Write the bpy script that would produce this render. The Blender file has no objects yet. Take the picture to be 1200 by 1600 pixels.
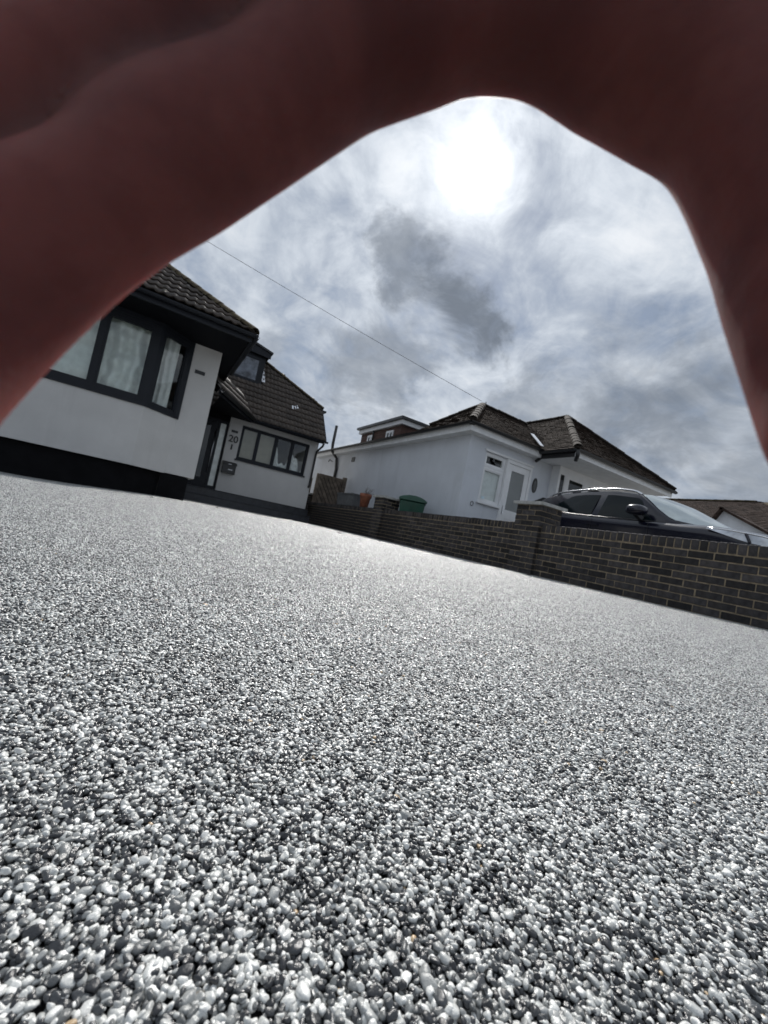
import bpy, bmesh, math, random
import numpy as np
from mathutils import Vector, Matrix, Euler, noise as mnoise

random.seed(7)
rng = np.random.default_rng(7)
scene = bpy.context.scene
col = scene.collection

# ------------------------------------------------------------------ camera
CAM_POS = Vector((0, 0, .15))
CAM_R = Matrix(((0.8470496, -0.1983623, -0.4931119),
                (-0.4928687, 0.0541556, -0.8684167),
                (0.1989659, 0.9786315, -0.0518941)))
cam_d = bpy.data.cameras.new('camera')
cam = bpy.data.objects.new('camera', cam_d)
col.objects.link(cam)
cam.matrix_world = Matrix.Translation(CAM_POS) @ CAM_R.to_4x4()
cam_d.sensor_fit = 'VERTICAL'
cam_d.sensor_height = 36
cam_d.sensor_width = 27
cam_d.lens = 36 * 642.9 / 1600
cam_d.clip_start = .002
cam_d.clip_end = 5000
cam_d.dof.use_dof = True
cam_d.dof.focus_distance = .35
cam_d.dof.aperture_fstop = 18
scene.camera = cam

# ------------------------------------------------------------------ light
SUN = Vector((.397, .605, .690)).normalized()
SUN_EL = math.asin(SUN.z)
SUN_AZ = math.atan2(SUN.x, SUN.y)
sd = bpy.data.lights.new('sun', 'SUN')
sd.energy = 4.0
sd.angle = math.radians(1.2)
sd.color = (1, .965, .92)
so = bpy.data.objects.new('sun', sd)
col.objects.link(so)
so.rotation_euler = SUN.to_track_quat('Z', 'Y').to_euler()
so.location = (10, 15, 18)

scene.view_settings.view_transform = 'Standard'
scene.view_settings.look = 'None'
scene.view_settings.exposure = 0
scene.view_settings.gamma = 1
scene.render.engine = 'CYCLES'
scene.cycles.max_bounces = 6
scene.cycles.diffuse_bounces = 3
scene.cycles.glossy_bounces = 3
scene.cycles.transmission_bounces = 6
scene.cycles.transparent_max_bounces = 8
scene.cycles.sample_clamp_indirect = 4
scene.cycles.use_denoising = True


class NT:
    """small helper round a node tree"""
    def __init__(self, tree):
        self.t = tree
        self.n = tree.nodes
        self.l = tree.links

    def new(self, typ, **kw):
        n = self.n.new(typ)
        for k, v in kw.items():
            setattr(n, k, v)
        return n

    def put(self, sock, v):
        if hasattr(v, 'is_output') or isinstance(v, bpy.types.NodeSocket):
            self.l.new(v, sock)
        elif v is not None:
            try:
                sock.default_value = v
            except Exception:
                sock.default_value = (*v, 1) if len(v) == 3 else v

    def math(self, op, a, b=None, c=None, clamp=False):
        n = self.new('ShaderNodeMath', operation=op, use_clamp=clamp)
        for i, v in enumerate((a, b, c)):
            if v is not None:
                self.put(n.inputs[i], v)
        return n.outputs[0]

    def vmath(self, op, a, b=None, out=0):
        n = self.new('ShaderNodeVectorMath', operation=op)
        self.put(n.inputs[0], a)
        if b is not None:
            self.put(n.inputs[3] if op == 'SCALE' else n.inputs[1], b)
        return n.outputs[out]

    def mix(self, f, a, b, blend='MIX'):
        n = self.new('ShaderNodeMix', data_type='RGBA', blend_type=blend)
        self.put(n.inputs[0], f)
        self.put(n.inputs[6], a)
        self.put(n.inputs[7], b)
        return n.outputs[2]

    def noise(self, vec, scale, detail=4, rough=.55, dist=0, out=0):
        n = self.new('ShaderNodeTexNoise')
        if vec is not None:
            self.l.new(vec, n.inputs['Vector'])
        n.inputs['Scale'].default_value = scale
        n.inputs['Detail'].default_value = detail
        n.inputs['Roughness'].default_value = rough
        n.inputs['Distortion'].default_value = dist
        return n.outputs[out]

    def smooth(self, v, lo, hi, a=0., b=1.):
        n = self.new('ShaderNodeMapRange', interpolation_type='SMOOTHSTEP')
        self.put(n.inputs[0], v)
        n.inputs[1].default_value = lo
        n.inputs[2].default_value = hi
        n.inputs[3].default_value = a
        n.inputs[4].default_value = b
        return n.outputs[0]

    def ramp(self, v, stops, interp='LINEAR'):
        n = self.new('ShaderNodeValToRGB')
        n.color_ramp.interpolation = interp
        els = n.color_ramp.elements
        while len(els) < len(stops):
            els.new(.5)
        for e, (p, c) in zip(els, stops):
            e.position = p
            e.color = (*c, 1)
        self.put(n.inputs[0], v)
        return n.outputs[0]


# ------------------------------------------------------------------ world: daylight sky with broken cloud
world = bpy.data.worlds.new('World')
scene.world = world
world.use_nodes = True
world.node_tree.nodes.clear()
w = NT(world.node_tree)
sky = w.new('ShaderNodeTexSky', sky_type='NISHITA', sun_disc=False)
sky.sun_elevation = SUN_EL
sky.sun_rotation = SUN_AZ
sky.altitude = 50
sky.air_density = 1.0
sky.dust_density = .4
D = w.new('ShaderNodeTexCoord').outputs['Generated']
sep = w.new('ShaderNodeSeparateXYZ')
w.l.new(D, sep.inputs[0])
den = w.math('ADD', w.math('MAXIMUM', sep.outputs[2], 0.0), .45)
comb = w.new('ShaderNodeCombineXYZ')
w.l.new(w.math('DIVIDE', sep.outputs[0], den), comb.inputs[0])
w.l.new(w.math('DIVIDE', sep.outputs[1], den), comb.inputs[1])
P = comb.outputs[0]
n_big = w.noise(P, 1.9, 7, .58, .5)
n_mid = w.noise(P, 5.2, 7, .6, .6)
n_fine = w.noise(P, 13, 5, .6, .8)
ndir = w.noise(P, 4.5, 6, .62, .4, out=1)
veil = w.math('ADD', w.math('MULTIPLY', n_big, .45), w.math('ADD', w.math('MULTIPLY', n_mid, .4), w.math('MULTIPLY', n_fine, .15)))
blue = w.mix(1.0, sky.outputs[0], (.085, .085, .085), 'MULTIPLY')
thin = w.ramp(veil, [(.38, (.28, .34, .44)), (.46, (.43, .485, .57)), (.53, (.58, .635, .71)), (.61, (.75, .785, .83))])
cover = w.smooth(veil, .36, .50, .78, 1.0)
skyc = w.mix(cover, blue, thin)
# darker, thicker clouds: (direction, radius, strength)
offs = w.vmath('SCALE', w.vmath('SUBTRACT', ndir, (.5, .5, .5)), .34)
Dw = w.vmath('ADD', D, offs)
clouds = [((.450, .730, .514), .085, .95), ((.375, .755, .535), .065, .75), ((.310, .765, .565), .035, .55),
          ((.525, .715, .46), .075, .95), ((.49, .71, .50), .07, .9), ((.35, .866, .354), .10, .65), ((.43, .83, .35), .075, .6),
          ((.81, .48, .345), .15, .75), ((.70, .63, .33), .09, .55), ((.93, .28, .24), .16, .7),
          ((.10, .95, .28), .12, .5), ((-.5, .75, .4), .2, .6), ((.75, -.55, .35), .22, .6),
          ((-.8, -.3, .5), .25, .6), ((-.2, -.85, .45), .22, .6), ((.2, -.3, .93), .2, .5), ((-.45, .25, .85), .2, .5)]
dark = None
for c, r, s in clouds:
    d = w.vmath('DISTANCE', Dw, tuple(Vector(c).normalized()), out=1)
    m = w.smooth(d, r * .42, r * 1.4, s, 0)
    dark = m if dark is None else w.math('MAXIMUM', dark, m)
dark = w.math('MULTIPLY', dark, w.smooth(n_fine, .25, .6, .65, 1.0))
low = w.smooth(sep.outputs[2], .02, .38, .4, 0)
dark = w.math('MAXIMUM', dark, w.math('MULTIPLY', low, w.smooth(n_mid, .35, .6)))
darkc = w.mix(n_mid, (.115, .14, .18), (.25, .285, .34))
skyc = w.mix(dark, skyc, darkc)
# the sun seen through thin cloud
g = w.vmath('DOT_PRODUCT', D, tuple(SUN), out=1)
omg = w.math('SUBTRACT', 1, g)
def expo(k, a):
    return w.math('MULTIPLY', w.math('POWER', 2.71828, w.math('MULTIPLY', omg, -1 / k)), a)
core = w.math('MULTIPLY', w.math('ADD', expo(.00036, 7.0), expo(.0014, .75)), w.smooth(n_fine, .3, .7, .75, 1.25))
halo = w.math('ADD', expo(.007, .13), expo(.07, .15))
halo = w.math('MULTIPLY', halo, w.math('SUBTRACT', 1.0, w.math('MULTIPLY', dark, .8)))
halo = w.math('MULTIPLY', halo, w.smooth(veil, .38, .60, .35, 1.4))
glow = w.math('ADD', core, halo)
gv = w.mix(1.0, (1, 1, 1), glow, 'MULTIPLY')
skyc = w.mix(1.0, skyc, gv, 'ADD')
bg = w.new('ShaderNodeBackground')
w.l.new(skyc, bg.inputs[0])
bg.inputs[1].default_value = 1.0
wo = w.new('ShaderNodeOutputWorld')
w.l.new(bg.outputs[0], wo.inputs[0])
world.cycles.sampling_method = 'MANUAL'
world.cycles.sample_map_resolution = 2048


# ------------------------------------------------------------------ materials
def newmat(name):
    m = bpy.data.materials.new(name)
    m.use_nodes = True
    m.node_tree.nodes.clear()
    t = NT(m.node_tree)
    out = t.new('ShaderNodeOutputMaterial')
    b = t.new('ShaderNodeBsdfPrincipled')
    t.l.new(b.outputs[0], out.inputs[0])
    return m, t, b, out


def pm(name, c, rough=.6, var=.15, scale=6., bump=.0, bscale=60., metal=0., coat=0., spec=.5, rnd=0., stain=0., stainc=(.1, .1, .1), sscale=2.5, rvar=.0, detail=5, streak=0.):
    m, t, b, out = newmat(name)
    tc = t.new('ShaderNodeTexCoord').outputs['Object']
    n1 = t.noise(tc, scale, detail)
    lo = tuple(x * (1 - var) for x in c)
    hi = tuple(min(1, x * (1 + var)) for x in c)
    colr = t.mix(t.smooth(n1, .3, .7), lo, hi)
    if stain:
        n2 = t.noise(tc, sscale, 7, .65, .6)
        colr = t.mix(t.math('MULTIPLY', t.smooth(n2, .48, .68), stain), colr, stainc)
    if streak:
        mp = t.new('ShaderNodeMapping')
        mp.inputs['Scale'].default_value = (2.2, 2.2, .22)
        t.l.new(tc, mp.inputs[0])
        n3 = t.noise(mp.outputs[0], 1.6, 6, .7)
        colr = t.mix(t.math('MULTIPLY', t.smooth(n3, .5, .72), streak), colr, tuple(x * .55 for x in c))
    if rnd:
        r = t.new('ShaderNodeObjectInfo').outputs['Random']
        f = t.math('MULTIPLY_ADD', r, 2 * rnd, 1 - rnd)
        cc = t.new('ShaderNodeCombineColor')
        for i in range(3):
            t.l.new(f, cc.inputs[i])
        colr = t.mix(1.0, colr, cc.outputs[0], 'MULTIPLY')
    t.put(b.inputs['Base Color'], colr)
    if rvar:
        t.put(b.inputs['Roughness'], t.math('MULTIPLY_ADD', n1, rvar * 2, rough - rvar))
    else:
        b.inputs['Roughness'].default_value = rough
    b.inputs['Metallic'].default_value = metal
    b.inputs['Specular IOR Level'].default_value = spec
    b.inputs['Coat Weight'].default_value = coat
    b.inputs['Coat Roughness'].default_value = .06
    if bump:
        bn = t.new('ShaderNodeBump')
        bn.inputs['Strength'].default_value = bump
        bn.inputs['Distance'].default_value = .01
        t.l.new(t.noise(tc, bscale, 5, .6), bn.inputs['Height'])
        t.l.new(bn.outputs[0], b.inputs['Normal'])
    return m


def glassmat(name, tint=(.75, .8, .8), refl=1.0):
    m, t, b, out = newmat(name)
    t.n.remove(b)
    tr = t.new('ShaderNodeBsdfTransparent')
    tr.inputs[0].default_value = (*tint, 1)
    gl = t.new('ShaderNodeBsdfGlossy')
    gl.inputs['Roughness'].default_value = .03
    ge = t.new('ShaderNodeNewGeometry')
    cs = t.math('ABSOLUTE', t.vmath('DOT_PRODUCT', ge.outputs['Normal'], ge.outputs['Incoming'], out=1))
    fr = t.math('MULTIPLY_ADD', t.math('POWER', t.math('SUBTRACT', 1.0, cs, clamp=True), 5.0), .94, .05)
    mx = t.new('ShaderNodeMixShader')
    t.l.new(t.math('MULTIPLY', fr, refl, clamp=True), mx.inputs[0])
    t.l.new(tr.outputs[0], mx.inputs[1])
    t.l.new(gl.outputs[0], mx.inputs[2])
    t.l.new(mx.outputs[0], out.inputs[0])
    return m


M = {}
M['render'] = pm('white_render', (.58, .575, .565), .85, .05, 1.5, .35, 90, stain=.12, stainc=(.42, .42, .41), sscale=1.2, streak=.12)
M['render_b'] = pm('white_masonry_paint', (.61, .64, .685), .8, .05, 1.2, .5, 60, stain=.35, stainc=(.45, .47, .49), sscale=.9, streak=.17)
M['plinth'] = pm('black_plinth_paint', (.006, .006, .007), .8, .3, 3, .3, 50, spec=.12)
M['anth'] = pm('anthracite_frame', (.012, .0145, .020), .45, .1, 5, 0, spec=.25)
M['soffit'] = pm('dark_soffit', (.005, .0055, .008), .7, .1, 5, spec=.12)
M['tile'] = pm('brown_concrete_tile', (.055, .042, .034), .55, .3, 14, .5, 90, rnd=.28, stain=.3, stainc=(.13, .12, .09), sscale=9, spec=.4)
M['hipb'] = pm('brown_hip_tile', (.022, .018, .015), .9, .4, 18, .7, 70, rnd=.2, spec=.15)
M['hip'] = pm('mossy_hip_tile', (.06, .048, .031), .9, .4, 18, .7, 70, rnd=.2, stain=.6, stainc=(.12, .10, .045), sscale=12, spec=.15)
M['deck'] = pm('roof_deck', (.03, .026, .023), .9, spec=.05)
M['btile'] = pm('old_brown_clay_tile', (.042, .031, .025), .9, .45, 5, .5, 60, stain=.45, stainc=(.022, .018, .016), sscale=3, spec=.08)
M['ctile'] = pm('red_brown_clay_tile', (.05, .034, .028), .9, .45, 4, .4, 50, stain=.4, stainc=(.035, .028, .025), sscale=2, spec=.15)
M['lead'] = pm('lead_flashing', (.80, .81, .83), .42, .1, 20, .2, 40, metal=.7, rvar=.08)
M['upvc'] = pm('white_plastic_frame', (.78, .79, .80), .35, .04, 4)
M['fascia'] = pm('white_fascia_board', (.72, .73, .74), .5, .08, 4, stain=.25, stainc=(.45, .44, .42), sscale=4)
M['black'] = pm('black_plastic', (.012, .012, .013), .32, .2, 8)
M['step'] = pm('dark_slate_step', (.035, .038, .045), .4, .3, 7, .2, 60, rvar=.1)
M['glass'] = glassmat('window_glass', (.92, .94, .93))
M['frosted'] = pm('frosted_glass', (.20, .215, .215), .25, .06, 3)
M['glass_dark'] = glassmat('dark_window_glass', (.30, .33, .34), 1.2)
M['dormer_glass'] = pm('painted_reflection_glass', (.10, .115, .14), .12, .8, 4)  # pale mottled reflections put into the pane's base colour
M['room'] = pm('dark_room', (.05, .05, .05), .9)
M['foil'] = pm('silver_sheet', (.74, .78, .76), .35, .12, 6, .5, 25, metal=.15, rvar=.1)
M['blind'] = pm('beige_blind', (.36, .33, .27), .8, .08, 5)
M['curtain'] = pm('white_curtain', (.85, .86, .87), .8, .08, 8)
M['mortar'] = pm('sandy_mortar', (.27, .215, .145), .95, .3, 18, .6, 120, stain=.4, stainc=(.19, .165, .13), sscale=6)
M['brick'] = pm('charcoal_brick', (.038, .035, .036), .6, .4, 22, .6, 110, rnd=.6, stain=.35, stainc=(.07, .058, .048), sscale=8, spec=.3)
M['cap'] = pm('concrete_cap', (.40, .40, .385), .85, .2, 9, .5, 90, stain=.5, stainc=(.2, .2, .17), sscale=7)
M['wood'] = pm('weathered_wood', (.125, .10, .078), .85, .35, 8, .5, 50, rnd=.2)
M['bin'] = pm('green_plastic', (.008, .062, .038), .42, .15, 5)
M['binlid'] = pm('dark_green_plastic', (.02, .075, .05), .4, .15, 5)
M['planter'] = pm('grey_planter', (.10, .105, .11), .6, .2, 8, .2, 60)
M['terra'] = pm('terracotta', (.24, .082, .045), .75, .2, 9, .3, 60, stain=.3, stainc=(.4, .22, .15), sscale=8)
M['twig'] = pm('dead_twig', (.10, .075, .06), .9, .3, 20)
M['soil'] = pm('soil', (.03, .024, .018), .95, .3, 30, .8, 40)
M['paint'] = pm('dark_car_paint', (.005, .0055, .015), .25, .1, 5, coat=.55, spec=.35)
M['carglass'] = pm('tinted_car_glass', (.006, .011, .013), .06, .1, 4, spec=.16)
M['screen'] = pm('windscreen_glass', (.42, .47, .475), .06, .1, 4, metal=.6)
M['chrome'] = pm('satin_chrome', (.75, .76, .78), .2, .03, 5, metal=1)
M['rubber'] = pm('tyre_rubber', (.014, .014, .014), .8)
M['lamp'] = pm('headlamp_glass', (.45, .47, .5), .08, .3, 9, metal=.7)
M['steel'] = pm('brushed_steel', (.62, .63, .65), .28, .05, 12, metal=1)
M['leaf'] = pm('dead_leaf', (.05, .035, .02), .8, .3, 60)
M['cable'] = pm('cable_sheath', (.03, .03, .035), .6)
M['sleeve'] = pm('dark_sleeve', (.03, .032, .04), .9, .2, 60, .4, 300)
M['ground'] = pm('ground_concrete', (.17, .165, .155), .9, .2, 2, .4, 30)
M['drive_b'] = pm('concrete_drive', (.24, .235, .22), .9, .2, 2, .4, 40)
M['resin'] = pm('resin_base', (.055, .055, .058), .45, .3, 120, .6, 300)
M['tilehung'] = pm('brown_tile_hanging', (.085, .045, .035), .8, .3, 6, .5, 40)
M['sticker'] = pm('pale_sticker', (.55, .68, .75), .5)


def pebble_mat(name, inst):
    m, t, b, out = newmat(name)
    if inst:
        tone = t.new('ShaderNodeObjectInfo').outputs['Random']
    else:
        a = t.new('ShaderNodeAttribute', attribute_name='tone')
        tone = a.outputs['Fac']
    tc = t.new('ShaderNodeTexCoord').outputs['Object']
    geo = t.new('ShaderNodeNewGeometry').outputs['Position']
    veins = t.noise(geo, 1300, 3, .6, .5)
    patch = t.noise(geo, 9, 3, .5)
    tn = t.math('ADD', t.math('MULTIPLY', tone, .97), t.math('MULTIPLY', t.math('SUBTRACT', patch, .5), .3))
    c = t.ramp(tn, [(0.0, (.008, .009, .012)), (.21, (.012, .014, .018)), (.33, (.045, .050, .055)), (.45, (.15, .158, .156)),
                    (.58, (.38, .39, .38)), (.76, (.64, .65, .625)), (1.0, (.80, .805, .78))])
    c = t.mix(t.math('GREATER_THAN', tone, .9988), c, (.55, .40, .24))
    c = t.mix(t.smooth(veins, .35, .7, 0, .45), c, t.mix(1.0, c, (.5, .52, .55), 'MULTIPLY'))
    t.put(b.inputs['Base Color'], c)
    b.inputs['Roughness'].default_value = .34
    b.inputs['Specular IOR Level'].default_value = .5
    b.inputs['Coat Weight'].default_value = .6
    b.inputs['Coat Roughness'].default_value = .19
    bn = t.new('ShaderNodeBump')
    bn.inputs['Strength'].default_value = .35
    bn.inputs['Distance'].default_value = .0006
    t.l.new(t.noise(geo, 2000, 3, .6), bn.inputs['Height'])
    t.l.new(bn.outputs[0], b.inputs['Normal'])
    t.l.new(bn.outputs[0], b.inputs['Coat Normal'])
    return m


M['peb_i'] = pebble_mat('resin_bound_pebble', True)
M['peb_p'] = pebble_mat('resin_bound_pebble_far', False)


def skinmat():
    m, t, b, out = newmat('skin')
    tc = t.new('ShaderNodeTexCoord').outputs['Object']
    n1 = t.noise(tc, 28, 5, .6, .5)
    n2 = t.noise(tc, 220, 3)
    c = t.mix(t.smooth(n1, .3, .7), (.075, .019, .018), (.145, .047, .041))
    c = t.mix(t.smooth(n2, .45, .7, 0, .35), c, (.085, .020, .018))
    t.put(b.inputs['Base Color'], c)
    b.inputs['Roughness'].default_value = .6
    b.inputs['Specular IOR Level'].default_value = .18
    b.inputs['Subsurface Weight'].default_value = 1.0
    b.inputs['Subsurface Radius'].default_value = (1.0, .18, .09)
    b.inputs['Subsurface Scale'].default_value = .02
    bn = t.new('ShaderNodeBump')
    bn.inputs['Strength'].default_value = .25
    bn.inputs['Distance'].default_value = .0004
    t.l.new(t.noise(tc, 900, 4, .6), bn.inputs['Height'])
    t.l.new(bn.outputs[0], b.inputs['Normal'])
    return m


M['skin'] = skinmat()
M['nail'] = pm('fingernail', (.50, .30, .25), .25, .08, 80, spec=.5)


# ------------------------------------------------------------------ building helpers
def tag(o, label=None, cat=None, group=None, kind=None):
    for k, v in (('label', label), ('category', cat), ('group', group), ('kind', kind)):
        if v:
            o[k] = v
    return o


def wloc(o):
    v = Vector((0, 0, 0))
    while o:
        v += o.location
        o = o.parent
    return v


def empty(name, loc, label, cat, group=None):
    o = bpy.data.objects.new(name, None)
    o.empty_display_size = .2
    o.location = loc
    col.objects.link(o)
    return tag(o, label, cat, group)


class MB:
    def __init__(self):
        self.v = []
        self.f = []
        self.s = []

    def add(self, vs, fs, smooth=False):
        o = len(self.v)
        self.v += [tuple(x) for x in vs]
        self.f += [tuple(i + o for i in q) for q in fs]
        self.s += [smooth] * len(fs)
        return self

    def box(self, x0, x1, y0, y1, z0, z1):
        vs = [(x, y, z) for z in (z0, z1) for y in (y0, y1) for x in (x0, x1)]
        return self.add(vs, [(0, 2, 3, 1), (4, 5, 7, 6), (0, 1, 5, 4), (2, 6, 7, 3), (0, 4, 6, 2), (1, 3, 7, 5)])

    def hexa(self, p):
        """8 corners: bottom 4 (ccw from above), top 4"""
        return self.add(p, [(3, 2, 1, 0), (4, 5, 6, 7), (0, 1, 5, 4), (1, 2, 6, 5), (2, 3, 7, 6), (3, 0, 4, 7)])

    def prism(self, poly, z0, z1):
        """poly in xy (ccw), extruded in z"""
        n = len(poly)
        vs = [(x, y, z0) for x, y in poly] + [(x, y, z1) for x, y in poly]
        fs = [tuple(range(n - 1, -1, -1)), tuple(range(n, 2 * n))]
        fs += [(i, (i + 1) % n, n + (i + 1) % n, n + i) for i in range(n)]
        return self.add(vs, fs)

    def slab(self, pts, th):
        """planar polygon given thickness th against its normal"""
        P_ = [Vector(p) for p in pts]
        nrm = Vector((0, 0, 0))
        for i in range(len(P_)):
            nrm += P_[i].cross(P_[(i + 1) % len(P_)])
        nrm.normalize()
        n = len(P_)
        vs = P_ + [p - nrm * th for p in P_]
        fs = [tuple(range(n)), tuple(range(2 * n - 1, n - 1, -1))]
        fs += [(i, n + i, n + (i + 1) % n, (i + 1) % n) for i in range(n)]
        return self.add(vs, fs)

    def bar(self, a, b, wd, hg, up=(0, 0, 1)):
        """rectangular bar a->b, width wd (sideways), height hg (along up)"""
        a, b, up = Vector(a), Vector(b), Vector(up)
        d = (b - a).normalized()
        s = d.cross(up).normalized() * wd / 2
        u = s.cross(d).normalized() * hg / 2
        return self.hexa([a - s - u, a + s - u, b + s - u, b - s - u, a - s + u, a + s + u, b + s + u, b - s + u])

    def tube(self, path, r, n=8, cap=True):
        path = [Vector(p) for p in path]
        rs = r if isinstance(r, (list, tuple)) else [r] * len(path)
        rings = []
        t0 = (path[1] - path[0]).normalized()
        ref = Vector((0, 0, 1)) if abs(t0.z) < .9 else Vector((1, 0, 0))
        nx = t0.cross(ref).normalized()
        vs = []
        for i, p in enumerate(path):
            a = path[max(i - 1, 0)]
            b = path[min(i + 1, len(path) - 1)]
            t = (b - a).normalized()
            nx = (nx - t * nx.dot(t)).normalized()
            ny = t.cross(nx)
            for k in range(n):
                an = 2 * math.pi * k / n
                vs.append(p + (nx * math.cos(an) + ny * math.sin(an)) * rs[i])
        fs = []
        for i in range(len(path) - 1):
            for k in range(n):
                k2 = (k + 1) % n
                fs.append((i * n + k, i * n + k2, (i + 1) * n + k2, (i + 1) * n + k))
        self.add(vs, fs, True)
        if cap:
            o = len(self.v) - len(vs)
            self.f += [tuple(o + k for k in range(n - 1, -1, -1)), tuple(o + (len(path) - 1) * n + k for k in range(n))]
            self.s += [False, False]
        return self

    def lathe(self, c, prof, n=24, axis='z'):
        """prof: (r, h) along axis, closed by caps if r==0"""
        vs = []
        for r, h in prof:
            for k in range(n):
                a = 2 * math.pi * k / n
                x, y = r * math.cos(a), r * math.sin(a)
                vs.append((c[0] + x, c[1] + y, c[2] + h) if axis == 'z' else
                          ((c[0] + h, c[1] + x, c[2] + y) if axis == 'x' else (c[0] + x, c[1] + h, c[2] + y)))
        fs = []
        for i in range(len(prof) - 1):
            for k in range(n):
                k2 = (k + 1) % n
                fs.append((i * n + k, i * n + k2, (i + 1) * n + k2, (i + 1) * n + k))
        return self.add(vs, fs, True)

    def grid(self, fn, nu, nv, smooth=True):
        vs = [fn(i / nu, j / nv) for j in range(nv + 1) for i in range(nu + 1)]
        fs = [(j * (nu + 1) + i, j * (nu + 1) + i + 1, (j + 1) * (nu + 1) + i + 1, (j + 1) * (nu + 1) + i) for j in range(nv) for i in range(nu)]
        return self.add(vs, fs, smooth)

    def mesh(self, name, off=Vector((0, 0, 0)), bevel=0, fixn=True):
        me = bpy.data.meshes.new(name)
        me.from_pydata([tuple(Vector(p) - off) for p in self.v], [], self.f)
        me.polygons.foreach_set('use_smooth', self.s)
        if bevel or fixn:
            bm = bmesh.new()
            bm.from_mesh(me)
            if fixn:
                bmesh.ops.recalc_face_normals(bm, faces=bm.faces)
            if bevel:
                bmesh.ops.bevel(bm, geom=bm.edges[:], offset=bevel, segments=1, affect='EDGES')
            bm.to_mesh(me)
            bm.free()
        me.update()
        return me

    def build(self, name, mat, parent=None, bevel=0, loc=None, fixn=True, **kw):
        off = wloc(parent) if parent else Vector(loc or (0, 0, 0))
        o = bpy.data.objects.new(name, self.mesh(name, off, bevel, fixn))
        o.data.materials.append(M[mat] if isinstance(mat, str) else mat)
        col.objects.link(o)
        if parent:
            o.parent = parent
        else:
            o.location = off
        return tag(o, **kw)


def place(name, me, parent, wpos, rot=None, scale=None):
    """another object on shared mesh data, as a part of parent"""
    o = bpy.data.objects.new(name, me)
    col.objects.link(o)
    o.parent = parent
    o.location = Vector(wpos) - (wloc(parent) if parent else Vector((0, 0, 0)))
    if rot is not None:
        o.rotation_mode = 'QUATERNION'
        o.rotation_quaternion = rot
    if scale is not None:
        o.scale = scale
    return o


def sm(t):
    t = max(0., min(1., t))
    return t * t * (3 - 2 * t)


def gz(x, y):
    """height of the drive: level, falling gently in front of the bay"""
    return -.095 * sm((.45 - x) / 2.4) * sm((y - 3.5) / 4.5)


# ------------------------------------------------------------------ ground
MB().box(-400, 400, -400, 400, -.6, -.32).build('ground', 'ground', kind='structure')
X0, X1, Y0, Y1 = -6.0, 4.69, -3.0, 12.35
b = MB()
b.grid(lambda u, v: (X0 + (X1 - X0) * u, Y0 + (Y1 - Y0) * v, gz(X0 + (X1 - X0) * u, Y0 + (Y1 - Y0) * v) - .0035), 60, 80)
b.build('driveway', 'resin', kind='structure', fixn=False)
MB().box(4.93, 60, -6, 7.19, -.3, -.002).build('neighbour_drive', 'drive_b', kind='structure')
MB().box(4.93, 5.9, 7.191, 30, -.3, -.004).build('side_path', 'drive_b', kind='structure')


# ------------------------------------------------------------------ resin bound gravel
def pebble_verts(sub, seed, k=1.0):
    bm = bmesh.new()
    bmesh.ops.create_icosphere(bm, subdivisions=sub, radius=1)
    r = random.Random(seed)
    off = Vector((r.uniform(-50, 50), r.uniform(-50, 50), r.uniform(-50, 50)))
    el = (r.uniform(1.0, 1.45), r.uniform(.85, 1.1), r.uniform(.6, .85))
    planes = [(Vector((r.gauss(0, 1), r.gauss(0, 1), r.gauss(0, 1))).normalized(), r.uniform(.58, .9)) for _ in range(8)]
    V = []
    for v in bm.verts:
        p = v.co.normalized()
        rad = 1 + .20 * mnoise.noise(p * 1.1 + off) + .09 * mnoise.noise(p * 2.6 + off)
        for n_, d_ in planes:
            q = p.dot(n_)
            if q > 0 and rad * q > d_:
                rad = rad * .15 + (d_ / q) * .85
        p = p * rad
        V.append((p.x * el[0], p.y * el[1], p.z * el[2]))
    F = [[v.index for v in f.verts] for f in bm.faces]
    bm.free()
    return np.array(V), np.array(F)


shapes = bpy.data.collections.new('pebble_shapes')
NSH = 14
for i in range(NSH):
    V, F = pebble_verts(3, 100 + i)
    me = bpy.data.meshes.new('pebble')
    me.from_pydata(V.tolist(), [], F.tolist())
    me.polygons.foreach_set('use_smooth', [True] * len(F))
    me.materials.append(M['peb_i'])
    shapes.objects.link(bpy.data.objects.new('pebble_%02d' % i, me))

SP = .0023
CELL = .2
PR = .00139


def rand_rot(n):
    """random rotation matrices, mostly lying flat"""
    a = rng.uniform(0, 2 * np.pi, n)
    tx = rng.normal(0, .26, n)
    ty = rng.normal(0, .26, n)
    return tx, ty, a


def layer(x0, y0, sz, sp, keep=1.0, jit=.32):
    nx = int(round(sz / sp))
    ny = int(round(sz / (sp * .866)))
    ii, jj = np.meshgrid(np.arange(nx), np.arange(ny))
    x = (ii + .5 * (jj % 2)) * sz / nx + rng.normal(0, jit * sp, ii.shape)
    y = jj * sz / ny + rng.normal(0, jit * sp, ii.shape)
    k = rng.random(ii.shape) < keep
    return x0 + x[k], y0 + y[k]


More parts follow.
